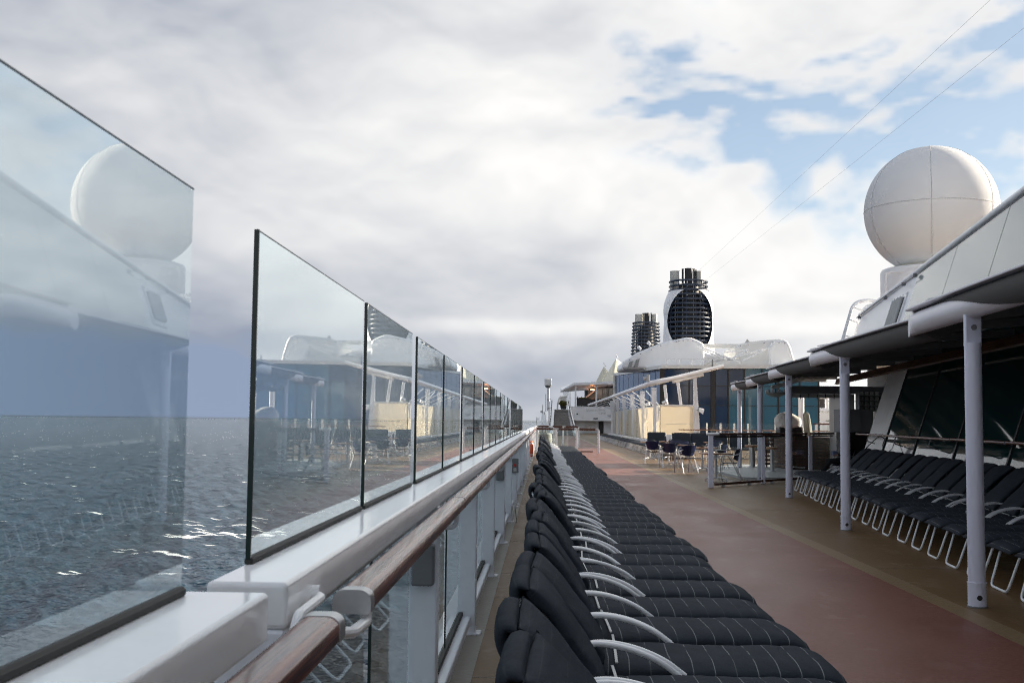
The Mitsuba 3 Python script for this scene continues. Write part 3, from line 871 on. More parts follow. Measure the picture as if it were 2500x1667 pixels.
# ---------------------------------------------------------------- radome
rd = thing('radome', 'large white spherical radome on a round pedestal behind the deckhouse', 'radome')
C = np.array([15.33, 45.0, 10.03]); R = 2.55
part(rd, 'dome', trimesh.Trimesh(*(lambda s: (s.vertices * R + C, s.faces))(trimesh.creation.icosphere(subdivisions=5))), 'm_dome' if bs('m_dome', type='diffuse', reflectance={'type': 'rgb', 'value': [0.75, 0.755, 0.765]}) else '', True)
a = np.linspace(0, 2 * PI, 97)[:-1]
part(rd, 'seam', tube(np.stack([C[0] + (R + .002) * np.cos(a), C[1] + (R + .002) * np.sin(a), C[2] + 0 * a], 1), 0.013, 6, True), 'm_lightgrey')
for az0 in (-108, -48, 12):
    u = np.array([math.cos(math.radians(az0)), math.sin(math.radians(az0)), 0])
    part(rd, 'seam', tube(C + (R + .002) * (np.cos(a)[:, None] * u + np.sin(a)[:, None] * np.array([0, 0, 1.0])), 0.013, 6, True), 'm_lightgrey')
part(rd, 'collar', tube([[C[0], 45, 7.70], [C[0], 45, 7.80]], [1.45, 1.35], 40), 'm_tent', 40)
part(rd, 'pedestal', tube([[C[0], 45, 4.0], [C[0], 45, 7.55], [C[0], 45, 7.66], [C[0], 45, 7.70], [C[0], 45, 7.705]], [1.95, 1.95, 1.90, 1.78, 0.4], 48), 'm_white', 40)
part(rd, 'grab_rail', tube(bend([[13.9, 43.75, 7.42], [13.25, 44.1, 7.42], [13.25, 44.1, 6.1], [13.7, 43.9, 5.75]], 0.18, 5), 0.04, 8), 'm_white', 40)
for k in range(8):
    b = -0.5 * PI + (k - 4) * 0.28
    part(rd, 'bolt', rbox(C[0] + 1.40 * math.cos(b) - .03, C[0] + 1.40 * math.cos(b) + .03, 45 + 1.40 * math.sin(b) - .03, 45 + 1.40 * math.sin(b) + .03, 7.71, 7.82, 0.01), 'm_tent')

# ---------------------------------------------------------------- bar terrace: railing, chairs, tables, bar
br = thing('bar_railing', 'dark wooden topped railing with glass between the walkway and the bar', 'railing')
P0, P1, P2 = np.array([3.92, 26.75]), np.array([7.25, 31.0]), np.array([8.9, 34.2])


def brp(s, z):
    L1 = np.linalg.norm(P1 - P0)
    q = P0 + (P1 - P0) * s / L1 if s < L1 else P1 + (P2 - P1) * (s - L1) / np.linalg.norm(P2 - P1)
    return np.array([q[0], q[1], z])


LB = np.linalg.norm(P1 - P0) + np.linalg.norm(P2 - P1)
part(br, 'post', rbox(3.87, 3.98, 26.70, 26.80, 0.0, 1.225, 0.008), 'm_pillar')
for s in (2.62, 5.36):
    q = brp(s, 0)
    part(br, 'post', rbox(q[0] - 0.05, q[0] + 0.05, q[1] - 0.04, q[1] + 0.04, 0.0, 1.19, 0.008), 'm_pillar')
part(br, 'corner_cap', rbox(3.83, 4.12, 26.66, 26.86, 1.226, 1.285, 0.02, 2), 'm_alu')
for s0, s1 in ((0.22, 2.5), (2.54, 5.1), (5.44, 7.9)):
    m = 6
    part(br, 'top_rail', sweep([brp(s, 1.252) for s in np.linspace(s0, s1, m)], rrect(0.10, 0.062, 0.02, 4)), 'm_railx', 40)
    part(br, 'under_rail', sweep([brp(s, 1.188) for s in np.linspace(s0, s1, m)], rrect(0.05, 0.045, 0.01, 2)), 'm_black', 40)
    part(br, 'bottom_rail', sweep([brp(s, 0.075) for s in np.linspace(s0, s1, m)], rrect(0.06, 0.06, 0.01, 2)), 'm_railx', 40)
for s0, s1 in ((0.2, 1.38), (1.42, 2.55), (2.68, 3.98), (4.02, 5.3), (5.42, 6.6), (6.64, 7.8)):
    a, b = brp(s0, 0), brp(s1, 0)
    part(br, 'glass_pane', quad(a + [0, 0, .11], b + [0, 0, .11], b + [0, 0, 1.16], a + [0, 0, 1.16]), 'm_glass_clear', False)
for s in (0.6, 1.9, 3.1, 4.6, 5.9):
    q = brp(s, 0)
    part(br, 'foot', rbox(q[0] - 0.05, q[0] + 0.05, q[1] - 0.05, q[1] + 0.03, 0.001, 0.042, 0.006), 'm_lightgrey')
plat = trimesh.creation.extrude_polygon(sg.Polygon([(5.4, 30.6), (7.0, 30.9), (8.6, 34.1), (11.5, 34.5), (11.5, 40.5), (6.6, 40.5), (5.2, 36.0)]).buffer(-0.3).buffer(0.3), 0.07)
struct('bar_platform', plat, 'm_platform', 'low pale grey platform under the bar stools')


def shell(f, nu, nv, th):
    U, V = np.meshgrid(np.linspace(-1, 1, nu), np.linspace(0, 1, nv), indexing='ij')
    p = f(U, V)
    du, dv = np.gradient(p, axis=0), np.gradient(p, axis=1)
    n = np.cross(du, dv)
    n /= np.linalg.norm(n, axis=-1, keepdims=True) + 1e-9
    a, b = p, p - n * th
    ring = np.concatenate([a, b[:, ::-1]], 1)
    return loft(ring)


def chair_parts():
    P = {}
    fb = lambda u, v: np.stack([0.25 * u * (0.86 + 0.16 * v), -0.235 - 0.07 * v + 0.10 * u ** 2, 0.50 + 0.055 * u ** 2 * (1 - v) + 0.33 * v - 0.03 * u ** 4 * v], -1)
    P['backrest'] = mikit.ply(shell(fb, 15, 9, 0.012), 'm_blueplastic', smooth=40)
    fs = lambda u, v: np.stack([0.225 * u, -0.21 + 0.44 * v, 0.452 - 0.014 * (1 - u ** 2) - 0.03 * np.clip(v - .85, 0, 1) / .15 * 1.0 + 0.012 * (1 - v)], -1)
    P['seat'] = mikit.ply(shell(fs, 9, 11, 0.014), 'm_blueplastic', smooth=40)
    for s, n in ((-1, ''), (1, '_001')):
        P['side_frame' + n] = mikit.ply(tube(bend([[s * 0.245, 0.235, 0.0], [s * 0.265, 0.17, 0.655], [s * 0.265, -0.21, 0.665], [s * 0.24, -0.27, 0.70]], 0.075, 6), 0.0125, 8), 'm_steel', smooth=40)
        P['leg' + n] = mikit.ply(tube(bend([[s * 0.262, 0.02, 0.655], [s * 0.235, -0.12, 0.44], [s * 0.255, -0.33, 0.0]], 0.05, 5), 0.0125, 8), 'm_steel', smooth=40)
    P['crossbar'] = mikit.ply(cat(rod([-0.24, 0.17, 0.43], [0.24, 0.17, 0.43], 0.010), rod([-0.235, -0.13, 0.43], [0.235, -0.13, 0.43], 0.010)), 'm_steel', smooth=40)
    return P


def copies(name, P, x, y, rot, label, cat_, group=None, z=0.001):
    k = thing(name, label, cat_, group)
    M = T().translate([x, y, z]).rotate([0, 0, 1], rot)
    for n, d in P.items():
        scene[f'{k}__{n}'] = {**d, 'to_world': M}
    return k


CH = chair_parts()
for (x, y, r, lab) in ((4.33, 34.75, 24, 'blue chair with its back to the camera, just left of the bar railing post'),
                       (4.22, 38.4, 6, 'blue chair with its back to the camera, second from the left of the blue chairs'),
                       (4.08, 42.3, -14, 'leftmost blue chair of the terrace, its back to the camera'),
                       (5.00, 30.75, 76, 'blue chair seen from its side behind the bar railing post'),
                       (5.05, 42.0, 140, 'blue chair facing the camera behind the middle table'),
                       (5.6, 36.6, 96, 'blue chair turned left beyond the railing, in front of the dark lounger backs'),
                       (5.95, 40.4, 100, 'blue chair behind the second pillar of the bar railing'),
                       (6.9, 46.2, 150, 'farthest blue chair, by the table behind the stools'),
                       (4.95, 39.4, 62, 'blue chair turned sideways between the second and third blue chairs'),
                       (5.15, 44.6, 170, 'blue chair facing the camera just left of the white bottle'),
                       (8.10, 30.9, 100, 'blue chair in deep shade with the seated person on it')):
    copies('chair', CH, x, y, r, lab, 'chair', 'blue metal framed chairs on the terrace', z=0.001)


def table_parts(w=0.72):
    P = {'tabletop': mikit.ply(rbox(-w / 2, w / 2, -w / 2, w / 2, 0.70, 0.735, 0.012, 2), 'm_woodtop', smooth=40)}
    P['column'] = mikit.ply(cyl(0, 0, 0.06, 0.70, 0.035, 16), 'm_steel', smooth=40)
    for k in range(4):
        a = PI / 4 + k * PI / 2
        q = np.array([math.cos(a), math.sin(a), 0])
        P['foot' + ('' if k == 0 else f'_{k:03d}')] = mikit.ply(tube(bend([[0, 0, 0.09], q * 0.12 + [0, 0, 0.10], q * 0.30 + [0, 0, 0.07], q * 0.31 + [0, 0, 0.0]], 0.04, 4), 0.016, 8), 'm_steel', smooth=40)
    return P


TB = table_parts()
bowl_m = trimesh.Trimesh(*(lambda s: (s.vertices * [0.10, 0.10, 0.035] + [0, 0, 0.037], s.faces))(trimesh.creation.icosphere(subdivisions=2)))
TABLES = [(4.50, 29.75, 5, 'nearest wooden table, just right of the bar railing post'), (4.72, 40.6, 10, 'wooden table between the blue chairs, with a dark bowl on it'),
          (4.30, 46.0, 0, 'leftmost wooden table with a folded dark napkin on it'), (5.25, 47.6, 4, 'wooden table with a white bottle, left of the pillars'),
          (7.0, 47.0, 0, 'wooden table behind the bar stools'), (5.05, 36.2, 12, 'wooden table right behind the blue chair nearest the railing post')]
for x, y, r, lab in TABLES:
    copies('table', TB, x, y, r, lab, 'table', 'wooden topped tables of the terrace')
for (x, y, lab) in ((4.62, 29.8, 'dark bowl on the nearest wooden table'), (4.75, 40.5, 'dark bowl on the table between the blue chairs'), (4.42, 45.9, 'dark folded bundle on the leftmost table'),
                    (5.30, 47.4, 'dark bowl beside the white bottle'), (5.02, 36.1, 'dark bowl on the table behind the chair near the post'), (7.05, 46.9, 'dark bowl on the table behind the stools')):
    b = bowl_m.copy(); b.apply_translation([x, y, 0.736])
    solo('bowl', b, 'm_clothdark', lab, 'bowl', True, 'dark bowls on the tables')
bt = thing('bottle', 'small dark bottle with a white cap standing on a table', 'bottle')
part(bt, 'body', tube([[5.08, 47.35, 0.737], [5.08, 47.35, 0.90], [5.08, 47.35, 0.95]], [0.035, 0.035, 0.018], 12), 'm_blueplastic')
part(bt, 'cap', tube([[5.08, 47.35, 0.951], [5.08, 47.35, 0.985]], 0.03, 12), 'm_white')

# dark loungers with raised backs, facing the camera behind the tables
for (x, y, r, lab) in ((5.05, 50.8, 205, 'leftmost dark lounger with raised back behind the tables'), (5.95, 49.0, 205, 'second dark raised lounger from the left behind the tables'),
                       (6.75, 49.0, 205, 'third dark raised lounger from the left behind the tables'), (7.6, 49.6, 205, 'fourth dark raised lounger from the left, just right of the railing post'),
                       (8.55, 49.8, 205, 'fifth dark raised lounger from the left, between two pillars'), (9.45, 49.8, 205, 'sixth dark raised lounger from the left, behind a pillar'), (10.4, 50.2, 205, 'rightmost dark raised lounger of the terrace')):
    place(TALL_P[0], lab, x, y, r + 60, 'dark raised loungers behind the tables')
for (x, y, lab) in ((5.72, 51.5, 'white box standing between the leftmost dark raised loungers'),):
    w = thing('locker', lab, 'locker')
    part(w, 'body', rbox(x - 0.27, x + 0.27, y - 0.2, y + 0.2, 0.02, 0.98, 0.015), 'm_white')
    part(w, 'handle', rbox(x - 0.04, x + 0.08, y - 0.225, y - 0.201, 0.78, 0.80, 0.005), 'm_grey')


def stool(x, y, h, r, rp, lab):
    t = thing('bar_stool', lab, 'stool', 'wooden topped stools at the bar')
    part(t, 'seat', tube([[x, y, h - 0.075], [x, y, h - 0.07], [x, y, h - 0.012], [x, y, h]], [r * .9, r, r, r * .93], 24), 'm_woodtop', 30)
    part(t, 'column', cyl(x, y, 0.085, h - 0.076, rp, 20), 'm_steel', 40)
    part(t, 'base', tube([[x, y, 0.071], [x, y, 0.084]], [0.20, 0.19], 24), 'm_steel', 40)
    part(t, 'footrest', rod([x, y, 0.30], [x + 0.42, y + 0.1, 0.27], 0.018), 'm_steel')


stool(7.02, 35.1, 0.80, 0.185, 0.060, 'bar stool with a dark red-brown seat beside the wooden bar front')
stool(6.98, 38.2, 0.80, 0.25, 0.095, 'wide bar stool with striped wooden seat behind a pillar')
stool(7.05, 32.6, 0.72, 0.16, 0.035, 'slim bar stool nearest the camera, left of the dark counter end')
stool(8.1, 36.6, 0.80, 0.17, 0.05, 'bar stool half hidden behind the third pillar')
# bar counter clad in wooden slats
ct = thing('bar_counter', 'dark bar counter clad in horizontal wooden slats', 'bar counter')
part(ct, 'core', rbox(7.78, 11.0, 36.2, 39.0, 0.0, 1.06, 0.01), 'm_dark')
part(ct, 'top', rbox(7.62, 11.1, 36.0, 39.2, 1.06, 1.11, 0.012), 'm_railx')
for k in range(9):
    part(ct, 'slat', rbox(7.74, 10.9, 36.155, 36.195, 0.10 + k * 0.105, 0.10 + k * 0.105 + 0.088, 0.006), 'm_woodbar')
    part(ct, 'slat', rbox(7.735, 7.775, 36.2, 38.9, 0.10 + k * 0.105, 0.10 + k * 0.105 + 0.088, 0.006), 'm_woodbar')
# louvred wooden screen beside the counter
sc_ = thing('slatted_screen', 'low grey-brown slatted screen left of the bar counter', 'screen')
for x in (7.20, 7.42, 7.64):
    part(sc_, 'upright', rbox(x - 0.02, x + 0.02, 37.98, 38.02, 0.07, 1.2, 0.004), 'm_woodbar')
for k in range(8):
    part(sc_, 'slat', rbox(7.18, 7.66, 37.955, 37.978, 0.15 + k * 0.13, 0.15 + k * 0.13 + 0.075, 0.005), 'm_woodbar')
# things on the counter
gc = thing('covered_grill', 'grill on the bar counter under a pale cloth cover', 'grill')
part(gc, 'body', rbox(7.55, 8.30, 36.5, 37.1, 1.112, 1.42, 0.02), 'm_black')
s = trimesh.creation.icosphere(subdivisions=3)
v = s.vertices.copy()
v = np.sign(v) * np.abs(v) ** 0.72
v[:, 2] = np.where(v[:, 2] > 0, v[:, 2] * (0.75 + 0.25 * np.cos(v[:, 0] * 2.2 + 0.6)), v[:, 2])
v = v * [0.42, 0.34, 0.29] + [7.86, 36.75, 1.60]
v += (meshkit.fbm(v * 6, 3, 2)[:, None] - 0.5) * 0.07
part(gc, 'cover', trimesh.Trimesh(v, s.faces), 'm_cover', True)
um = thing('wrapped_parasol', 'folded parasol wrapped in a grey cover behind the railing', 'parasol')
zz = np.linspace(0, 1, 14)
ring = []
for z in zz:
    a = np.arange(16) * 2 * PI / 16
    r = (0.15 * (1 - 0.35 * z) * (1 + 0.10 * np.cos(5 * a + 3 * z))) * (1 if z < 0.93 else 0.55)
    ring.append(np.stack([8.62 + 0.10 * (0.5 - z) + r * np.cos(a), 37.3 + r * np.sin(a), 0 * a + 0.85 + 1.05 * z], 1))
part(um, 'cover', loft(np.array(ring)), 'm_covergrey', True)
part(um, 'pole', cyl(8.60, 37.3, 0.07, 0.9, 0.025, 10), 'm_steel')
gb = thing('cabinet', 'square grey cabinet standing on the counter left of the white end panel', 'cabinet')
part(gb, 'body', rbox(8.05, 8.92, 30.95, 31.7, 1.30, 1.92, 0.012), 'm_grey')
part(gb, 'door', rbox(8.10, 8.60, 30.925, 30.948, 1.33, 1.89, 0.006), 'm_grey')
part(gb, 'stand', rbox(8.1, 8.9, 31.0, 31.65, 0.0, 1.298, 0.01), 'm_black')
bk = thing('bottle_rack', 'wall rack of glasses and bottles glinting beside the white end panel', 'rack')
part(bk, 'frame', cat(rbox(9.25, 9.28, 33.5, 33.9, 1.9, 2.5, 0.004), rbox(9.92, 9.95, 33.5, 33.9, 1.9, 2.5, 0.004)), 'm_grey')
part(bk, 'back_panel', rbox(9.285, 9.915, 33.91, 33.93, 1.9, 2.5, 0.004), 'm_covergrey')
for k in range(4):
    z = 1.92 + 0.15 * k
    part(bk, 'shelf', rbox(9.285, 9.915, 33.5, 33.9, z, z + 0.012, 0.003), 'm_lightgrey')
    gl = [tube([[9.33 + 0.075 * j, 33.62 + 0.08 * (j % 2), z + 0.013], [9.33 + 0.075 * j, 33.62 + 0.08 * (j % 2), z + 0.08], [9.33 + 0.075 * j, 33.62 + 0.08 * (j % 2), z + 0.12]], [0.026, 0.026, 0.012 if (j + k) % 3 else 0.028], 8) for j in range(8)]
    part(bk, 'glasses', cat(*gl), 'm_pipegrey', kind='stuff')
# ceiling over the bar, heater and lamp hung from it
so = thing('bar_ceiling', 'dim soffit and beam above the bar under the awnings', 'ceiling')
part(so, 'beam', rbox(7.2, 14, 33.8, 34.1, 2.42, 2.64, 0.01), 'm_grey')
part(so, 'valance', rbox(7.25, 9.2, 34.11, 34.2, 2.30, 2.42, 0.01), 'm_lightgrey')
for k in range(7):
    part(so, 'hook', rod([7.4 + 0.25 * k, 34.0, 2.43], [7.4 + 0.25 * k, 34.0, 2.26], 0.012), 'm_black')
part(so, 'screen', rbox(9.0, 9.3, 34.2, 36, 0.0, 2.42, 0.01), 'm_lightgrey')
part(so, 'back_wall', rbox(10.2, 10.4, 28.6, 36, 0.0, 3.25, 0.01), 'm_grey')
ht = thing('ceiling_heater', 'long white heater hung under the awning over the bar', 'heater')
part(ht, 'body', trimesh.convex.convex_hull(np.array([[6.62, 33.0, 2.50], [6.62, 33.0, 2.61], [7.38, 33.0, 2.72], [7.38, 33.0, 2.84], [6.62, 33.25, 2.50], [6.62, 33.25, 2.61], [7.38, 33.25, 2.72], [7.38, 33.25, 2.84]])), 'm_offwhite', False)
for x, z in ((6.75, 2.62), (7.28, 2.80)):
    part(ht, 'hanger', rod([x, 33.1, z], [x, 33.1, 3.0], 0.012), 'm_black')
lm = thing('ceiling_lamp', 'round lamp with a ring of small bulbs hung under the awning', 'lamp')
part(lm, 'dish', tube([[6.76, 33.2, 2.29], [6.76, 33.2, 2.36], [6.76, 33.2, 2.42]], [0.10, 0.27, 0.30], 20), 'm_covergrey', 40)
for k in range(9):
    a = k * 2 * PI / 9
    part(lm, 'bulb', tube([[6.76 + 0.27 * math.cos(a), 33.2 + 0.27 * math.sin(a), 2.40], [6.76 + 0.27 * math.cos(a), 33.2 + 0.27 * math.sin(a), 2.50]], 0.025, 8), 'm_white')
part(lm, 'stem', rod([6.76, 33.2, 2.42], [6.76, 33.2, 3.0], 0.02), 'm_black')


# ---------------------------------------------------------------- seated person in the shade
def capsule_body(segs, edge=0.02, it=6):
    out = None
    for a, b, ra, rb in segs:
        sa = m3.Manifold.sphere(ra, 14).translate(list(map(float, a)))
        sb_ = m3.Manifold.sphere(rb, 14).translate(list(map(float, b)))
        h = m3.Manifold.batch_hull([sa, sb_])
        out = h if out is None else out + h
    m = back(out.refine_to_length(edge))
    m.merge_vertices()
    trimesh.smoothing.filter_taubin(m, iterations=it)
    return m


def person(px, py):
    """Sits on a chair, facing -x, legs crossed out in front, reading something held in the lap."""
    t = thing('person', 'person in dark clothing and red shoes seated in the shade by the bar', 'person')
    o = np.array([px, py, 0.0])
    hip, chest, neck = np.array([0.02, 0, 0.55]), np.array([0.10, 0, 0.92]), np.array([0.07, 0, 1.06])
    segs = [(hip + [0, -.10, 0], hip + [0, .10, 0], .125, .125), (hip, [0.07, 0, .75], .125, .12), ([0.07, -.06, .75], [0.09, -.10, .94], .11, .10), ([0.07, .06, .75], [0.09, .10, .94], .11, .10),
            ([0.09, -.17, .98], [0.09, .17, .98], .062, .062)]
    hand = {}
    for s in (-1, 1):
        sh, el, wr = np.array([.09, s * .19, .97]), np.array([.0, s * .25, .72]), np.array([-.21, s * .12, .69])
        segs += [(sh, el, .055, .043), (el, wr, .043, .030)]
        hand[s] = wr
    part(t, 'jacket', (lambda m: (m.apply_translation(o), m)[1])(capsule_body(segs)), 'm_clothdark', True)
    legs = []
    for s, kx, fx, fy, fz in ((-1, -.42, -.74, -.06, .10), (1, -.43, -.62, .10, .09)):
        k = np.array([kx, s * .10, .52]); f = np.array([fx, fy, fz])
        legs += [(hip + [0, s * .10, 0], k, .095, .065), (k, f, .062, .042)]
    part(t, 'trousers', (lambda m: (m.apply_translation(o), m)[1])(capsule_body(legs)), 'm_clothdark', True)
    for fx, fy, fz in ((-.74, -.06, .10), (-.62, .10, .09)):
        part(t, 'shoe', (lambda m: (m.apply_translation(o), m)[1])(capsule_body([([fx + .02, fy, fz - .045], [fx - .19, fy, fz - .055], .046, .034), ([fx + .01, fy, fz], [fx - .05, fy, fz - .03], .046, .045)], .02, 4)), 'm_red', True)
    hc = np.array([0.02, 0, 1.22])
    s = trimesh.creation.icosphere(subdivisions=4)
    v = s.vertices.copy()
    h = v * [0.098, 0.076, 0.118]
    face = v[:, 0] < -0.2
    h[:, 0] += np.where(face, -0.020 * np.exp(-((v[:, 1] / .13) ** 2 + ((v[:, 2] + .12) / .20) ** 2)), 0)          # nose
    h[:, 0] += np.where(face, 0.012 * np.exp(-(((np.abs(v[:, 1]) - .36) / .14) ** 2 + ((v[:, 2] - .08) / .12) ** 2)), 0)  # eye sockets
    h[:, 0] += np.where(face, 0.006 * np.exp(-((v[:, 1] / .3) ** 2 + ((v[:, 2] + .48) / .06) ** 2)), 0)               # mouth
    h[:, 1] *= np.where(v[:, 2] < -0.2, 0.86, 1.0)
    h[:, 1] += np.sign(v[:, 1]) * 0.018 * np.exp(-(((v[:, 0] - .1) / .14) ** 2 + ((v[:, 2]) / .22) ** 2)) * (np.abs(v[:, 1]) > .8)   # ears
    head = trimesh.Trimesh(h + hc + o, s.faces)
    nk = capsule_body([(neck, neck + [-.03, 0, .10], .052, .050)], .02, 3); nk.apply_translation(o)
    hands = []
    for sd in (-1, 1):
        wr = hand[sd]
        sg_ = [(wr, wr + [-.075, -sd * .02, -.005], .028, .026), (wr + [-.03, -sd * .03, 0], wr + [-.06, -sd * .055, .025], .011, .009)]
        for j, L in enumerate((.062, .072, .068, .052)):
            b = wr + np.array([-.078, -sd * .045 + sd * .021 * j, .0])
            m_ = b + np.array([-.55 * L, -sd * .1 * L, -.1 * L]); e_ = m_ + np.array([-.25 * L, -sd * .15 * L, -.45 * L])
            sg_ += [(b, m_, .0092, .0085), (m_, e_, .0085, .0075)]
        hm = capsule_body(sg_, .008, 3); hm.apply_translation(o)
        hands.append(hm)
    part(t, 'body', cat(head, nk, *hands), 'm_skin', True)
    hv = s.vertices[:, :] * [0.106, 0.086, 0.122] + [0.012, 0, 0.014]
    keep = ~((s.vertices[:, 0] < -0.35) & (s.vertices[:, 2] < 0.48)) & (s.vertices[:, 2] > -0.45)
    fk = keep[s.faces].all(1)
    part(t, 'hair', trimesh.Trimesh(hv + hc + o, s.faces[fk]), 'm_hair', True)
    solo('folded_cloth', rbox(px - .36, px - .22, py - .11, py + .11, .675, .80, .02, 2), 'm_clothblue', 'pale blue folded cloth held by the seated person', 'cloth')


person(8.16, 30.95)

# ---------------------------------------------------------------- gates across the walkway
def gate(name_lab, y, xs, top, rails):
    t = thing('gate_barrier', name_lab, 'barrier')
    for x in xs:
        part(t, 'post', rbox(x - 0.05, x + 0.05, y - 0.05, y + 0.05, 0.0, top - 0.03, 0.008), 'm_white')
    for a, b in rails:
        part(t, 'rail', sweep([[a, y, top], [b, y, top]], rrect(0.12, 0.11, 0.03, 3)), 'm_railx', 40)
    part(t, 'rail_core', rod([xs[0], y, top], [xs[-1], y, top], 0.035), 'm_lightgrey')
    for a, b in zip(xs[:-1], xs[1:]):
        part(t, 'glass_pane', quad([a + .07, y, .14], [b - .07, y, .14], [b - .07, y, top - .08], [a + .07, y, top - .08]), 'm_glass_clear', False)
    return t


g = gate('nearer white gate barrier with dark wooden rails across the walkway', 55, (-0.30, 0.62, 1.62, 2.68), 1.15, ((-0.32, 0.46), (0.74, 1.50), (1.74, 2.52)))
part(g, 'kick_rail', rbox(1.80, 2.40, 54.96, 55.04, 0.05, 0.11, 0.01), 'm_railx')
gate('farther white gate barrier behind the first one', 66, (-0.35, 0.60, 1.15, 2.05), 1.22, ((-0.30, 0.30), (0.55, 1.1), (1.3, 2.0)))
solo('green_bin', tube([[0.12, 60, 0.0], [0.12, 60, 0.55], [0.12, 60, 0.82], [0.12, 60, 0.9]], [0.30, 0.34, 0.34, 0.25], 14), 'm_covergrey', 'greenish covered bin by the railing near the gates', 'bin')

# ---------------------------------------------------------------- loungers along the cream windbreak
y = 47.5
i = 0
while y < 101:
    place(FLAT_P[0], 'flat black lounger in the long row along the cream windbreak', 5.95 + rng.uniform(-.03, .03), y, 180 + rng.uniform(-1, 1), 'loungers along the windbreak')
    y += 0.84 + rng.uniform(-.03, .03)
    i += 1

# ---------------------------------------------------------------- cream windbreak with its raised awning tube
wb = thing('windbreak', 'cream windbreak screens with white posts and a long white awning tube', 'windbreak')
WBY = [68, 76, 84.5, 93.5, 101.5, 110]
for a, b in zip(WBY[:-1], WBY[1:]):
    part(wb, 'screen', quad([6.95, b - .1, 0.05], [6.95, a + .1, 0.05], [6.95, a + .1, 2.5], [6.95, b - .1, 2.5]), 'm_cream', False)
    part(wb, 'screen_hem', rbox(6.90, 6.99, a + .1, b - .1, 2.49, 2.56, 0.01), 'm_offwhite')
for y in WBY:
    p = part(wb, 'post', sweep([[6.66, y, 0], [6.66, y, 2.4], [6.58, y, 3.5]], rrect(0.20, 0.20, 0.03, 3), up=(0, 1, 0)), 'm_white', 40)
    part(p, 'head_plate', rbox(6.44, 6.74, y - 0.13, y - 0.115, 2.6, 3.6, 0.005), 'm_white')
    for q in (6.52, 6.66):
        part(p, 'bolt', tube([[q, y - 0.145, 3.45], [q, y - 0.13, 3.45]], 0.03, 8), 'm_grey')
    part(p, 'gusset', prism([(6.80, 1.55), (6.80, 2.5), (6.93, 2.4), (6.86, 1.6)], y - .1, y - .02), 'm_white')
    part(p, 'brace', cat(rod([6.5, y + .2, 3.5], [6.9, y + 4.0, 2.6], 0.03, 6), rod([6.9, y + .4, 2.6], [6.5, y + 4.0, 3.5], 0.03, 6)), 'm_white')
part(wb, 'end_screen', quad([6.98, 67.97, 0.05], [9.05, 67.97, 0.05], [9.05, 67.97, 2.52], [6.98, 67.97, 2.52]), 'm_cream', False)
part(wb, 'end_hem', rbox(6.95, 9.08, 67.93, 68.01, 2.50, 2.60, 0.01), 'm_offwhite')
part(wb, 'end_batten', rbox(7.2, 9.0, 67.93, 67.965, 1.42, 1.45, 0.01), 'm_cover')
for x0, x1, z1 in ((7.38, 7.25, 3.78), (8.22, 8.02, 4.02)):
    part(wb, 'strut', sweep([[x0, 68.1, 2.58], [x1, 68.1, z1]], rrect(0.17, 0.12, 0.03, 3), up=(0, 1, 0)), 'm_white', 40)
part(wb, 'raked_post', slab([8.95, 67.9, 0], [9.40, 67.9, 0], [9.12, 67.9, 4.3], [8.97, 67.9, 4.3], 0.18), 'm_white')
tb = bend([[4.36, 110, 3.15], [5.0, 84, 3.35], [5.58, 60, 3.55], [6.6, 60.4, 3.80], [9.75, 62, 4.62]], 1.6, 6)
tr_ = np.interp(np.linspace(0, 1, len(tb)), [0, .3, .6, 1], [0.10, 0.12, 0.15, 0.11])
part(wb, 'awning_tube', tube(tb, tr_, 14), 'm_white', 40)
part(wb, 'tube_sleeve', tube([[6.9, 60.6, 3.72], [8.6, 61.5, 4.12]], [0.11, 0.09], 12), 'm_offwhite', 40)
part(wb, 'tube_lamp', cat(rbox(5.45, 5.60, 60.1, 60.3, 3.68, 4.05, 0.02), tube([[5.28, 60.2, 3.82], [5.43, 60.2, 3.84]], 0.09, 12)), 'm_lightgrey')
for k in range(11):
    y = 70 + k * 3.8
    x, z = np.interp(y, [60, 84, 110], [5.58, 5.0, 4.36]), np.interp(y, [60, 84, 110], [3.55, 3.35, 3.15])
    part(wb, 'rib', rod([x, y, z - 0.02], [6.85, y + 0.5, 2.62], 0.022, 6), 'm_white')
fl = thing('floodlight', 'white floodlight fixed to the raked end post of the windbreak', 'floodlight')
part(fl, 'housing', trimesh.convex.convex_hull(np.array([[9.28, 67.6, 2.18], [9.28, 67.6, 2.42], [9.50, 67.3, 2.30], [9.42, 67.3, 2.02], [9.28, 67.9, 2.18], [9.28, 67.9, 2.42], [9.55, 67.9, 2.36], [9.46, 67.9, 2.06]])), 'm_white', False)
part(fl, 'arm', rod([9.1, 67.8, 2.28], [9.3, 67.75, 2.28], 0.04), 'm_lightgrey')
for k, (x, y) in enumerate(((7.05, 67.6), (6.75, 75.6))):
    f = thing('spotlight', ('small white spotlight on top of the windbreak end screen' if k == 0 else 'small white spotlight beside the second windbreak post'), 'spotlight')
    part(f, 'head', tube([[x, y, 2.68], [x + .28, y - .1, 2.78]], [0.08, 0.12], 12), 'm_white')
    part(f, 'foot', rod([x + .05, y, 2.56], [x + .05, y, 2.68], 0.03), 'm_lightgrey')

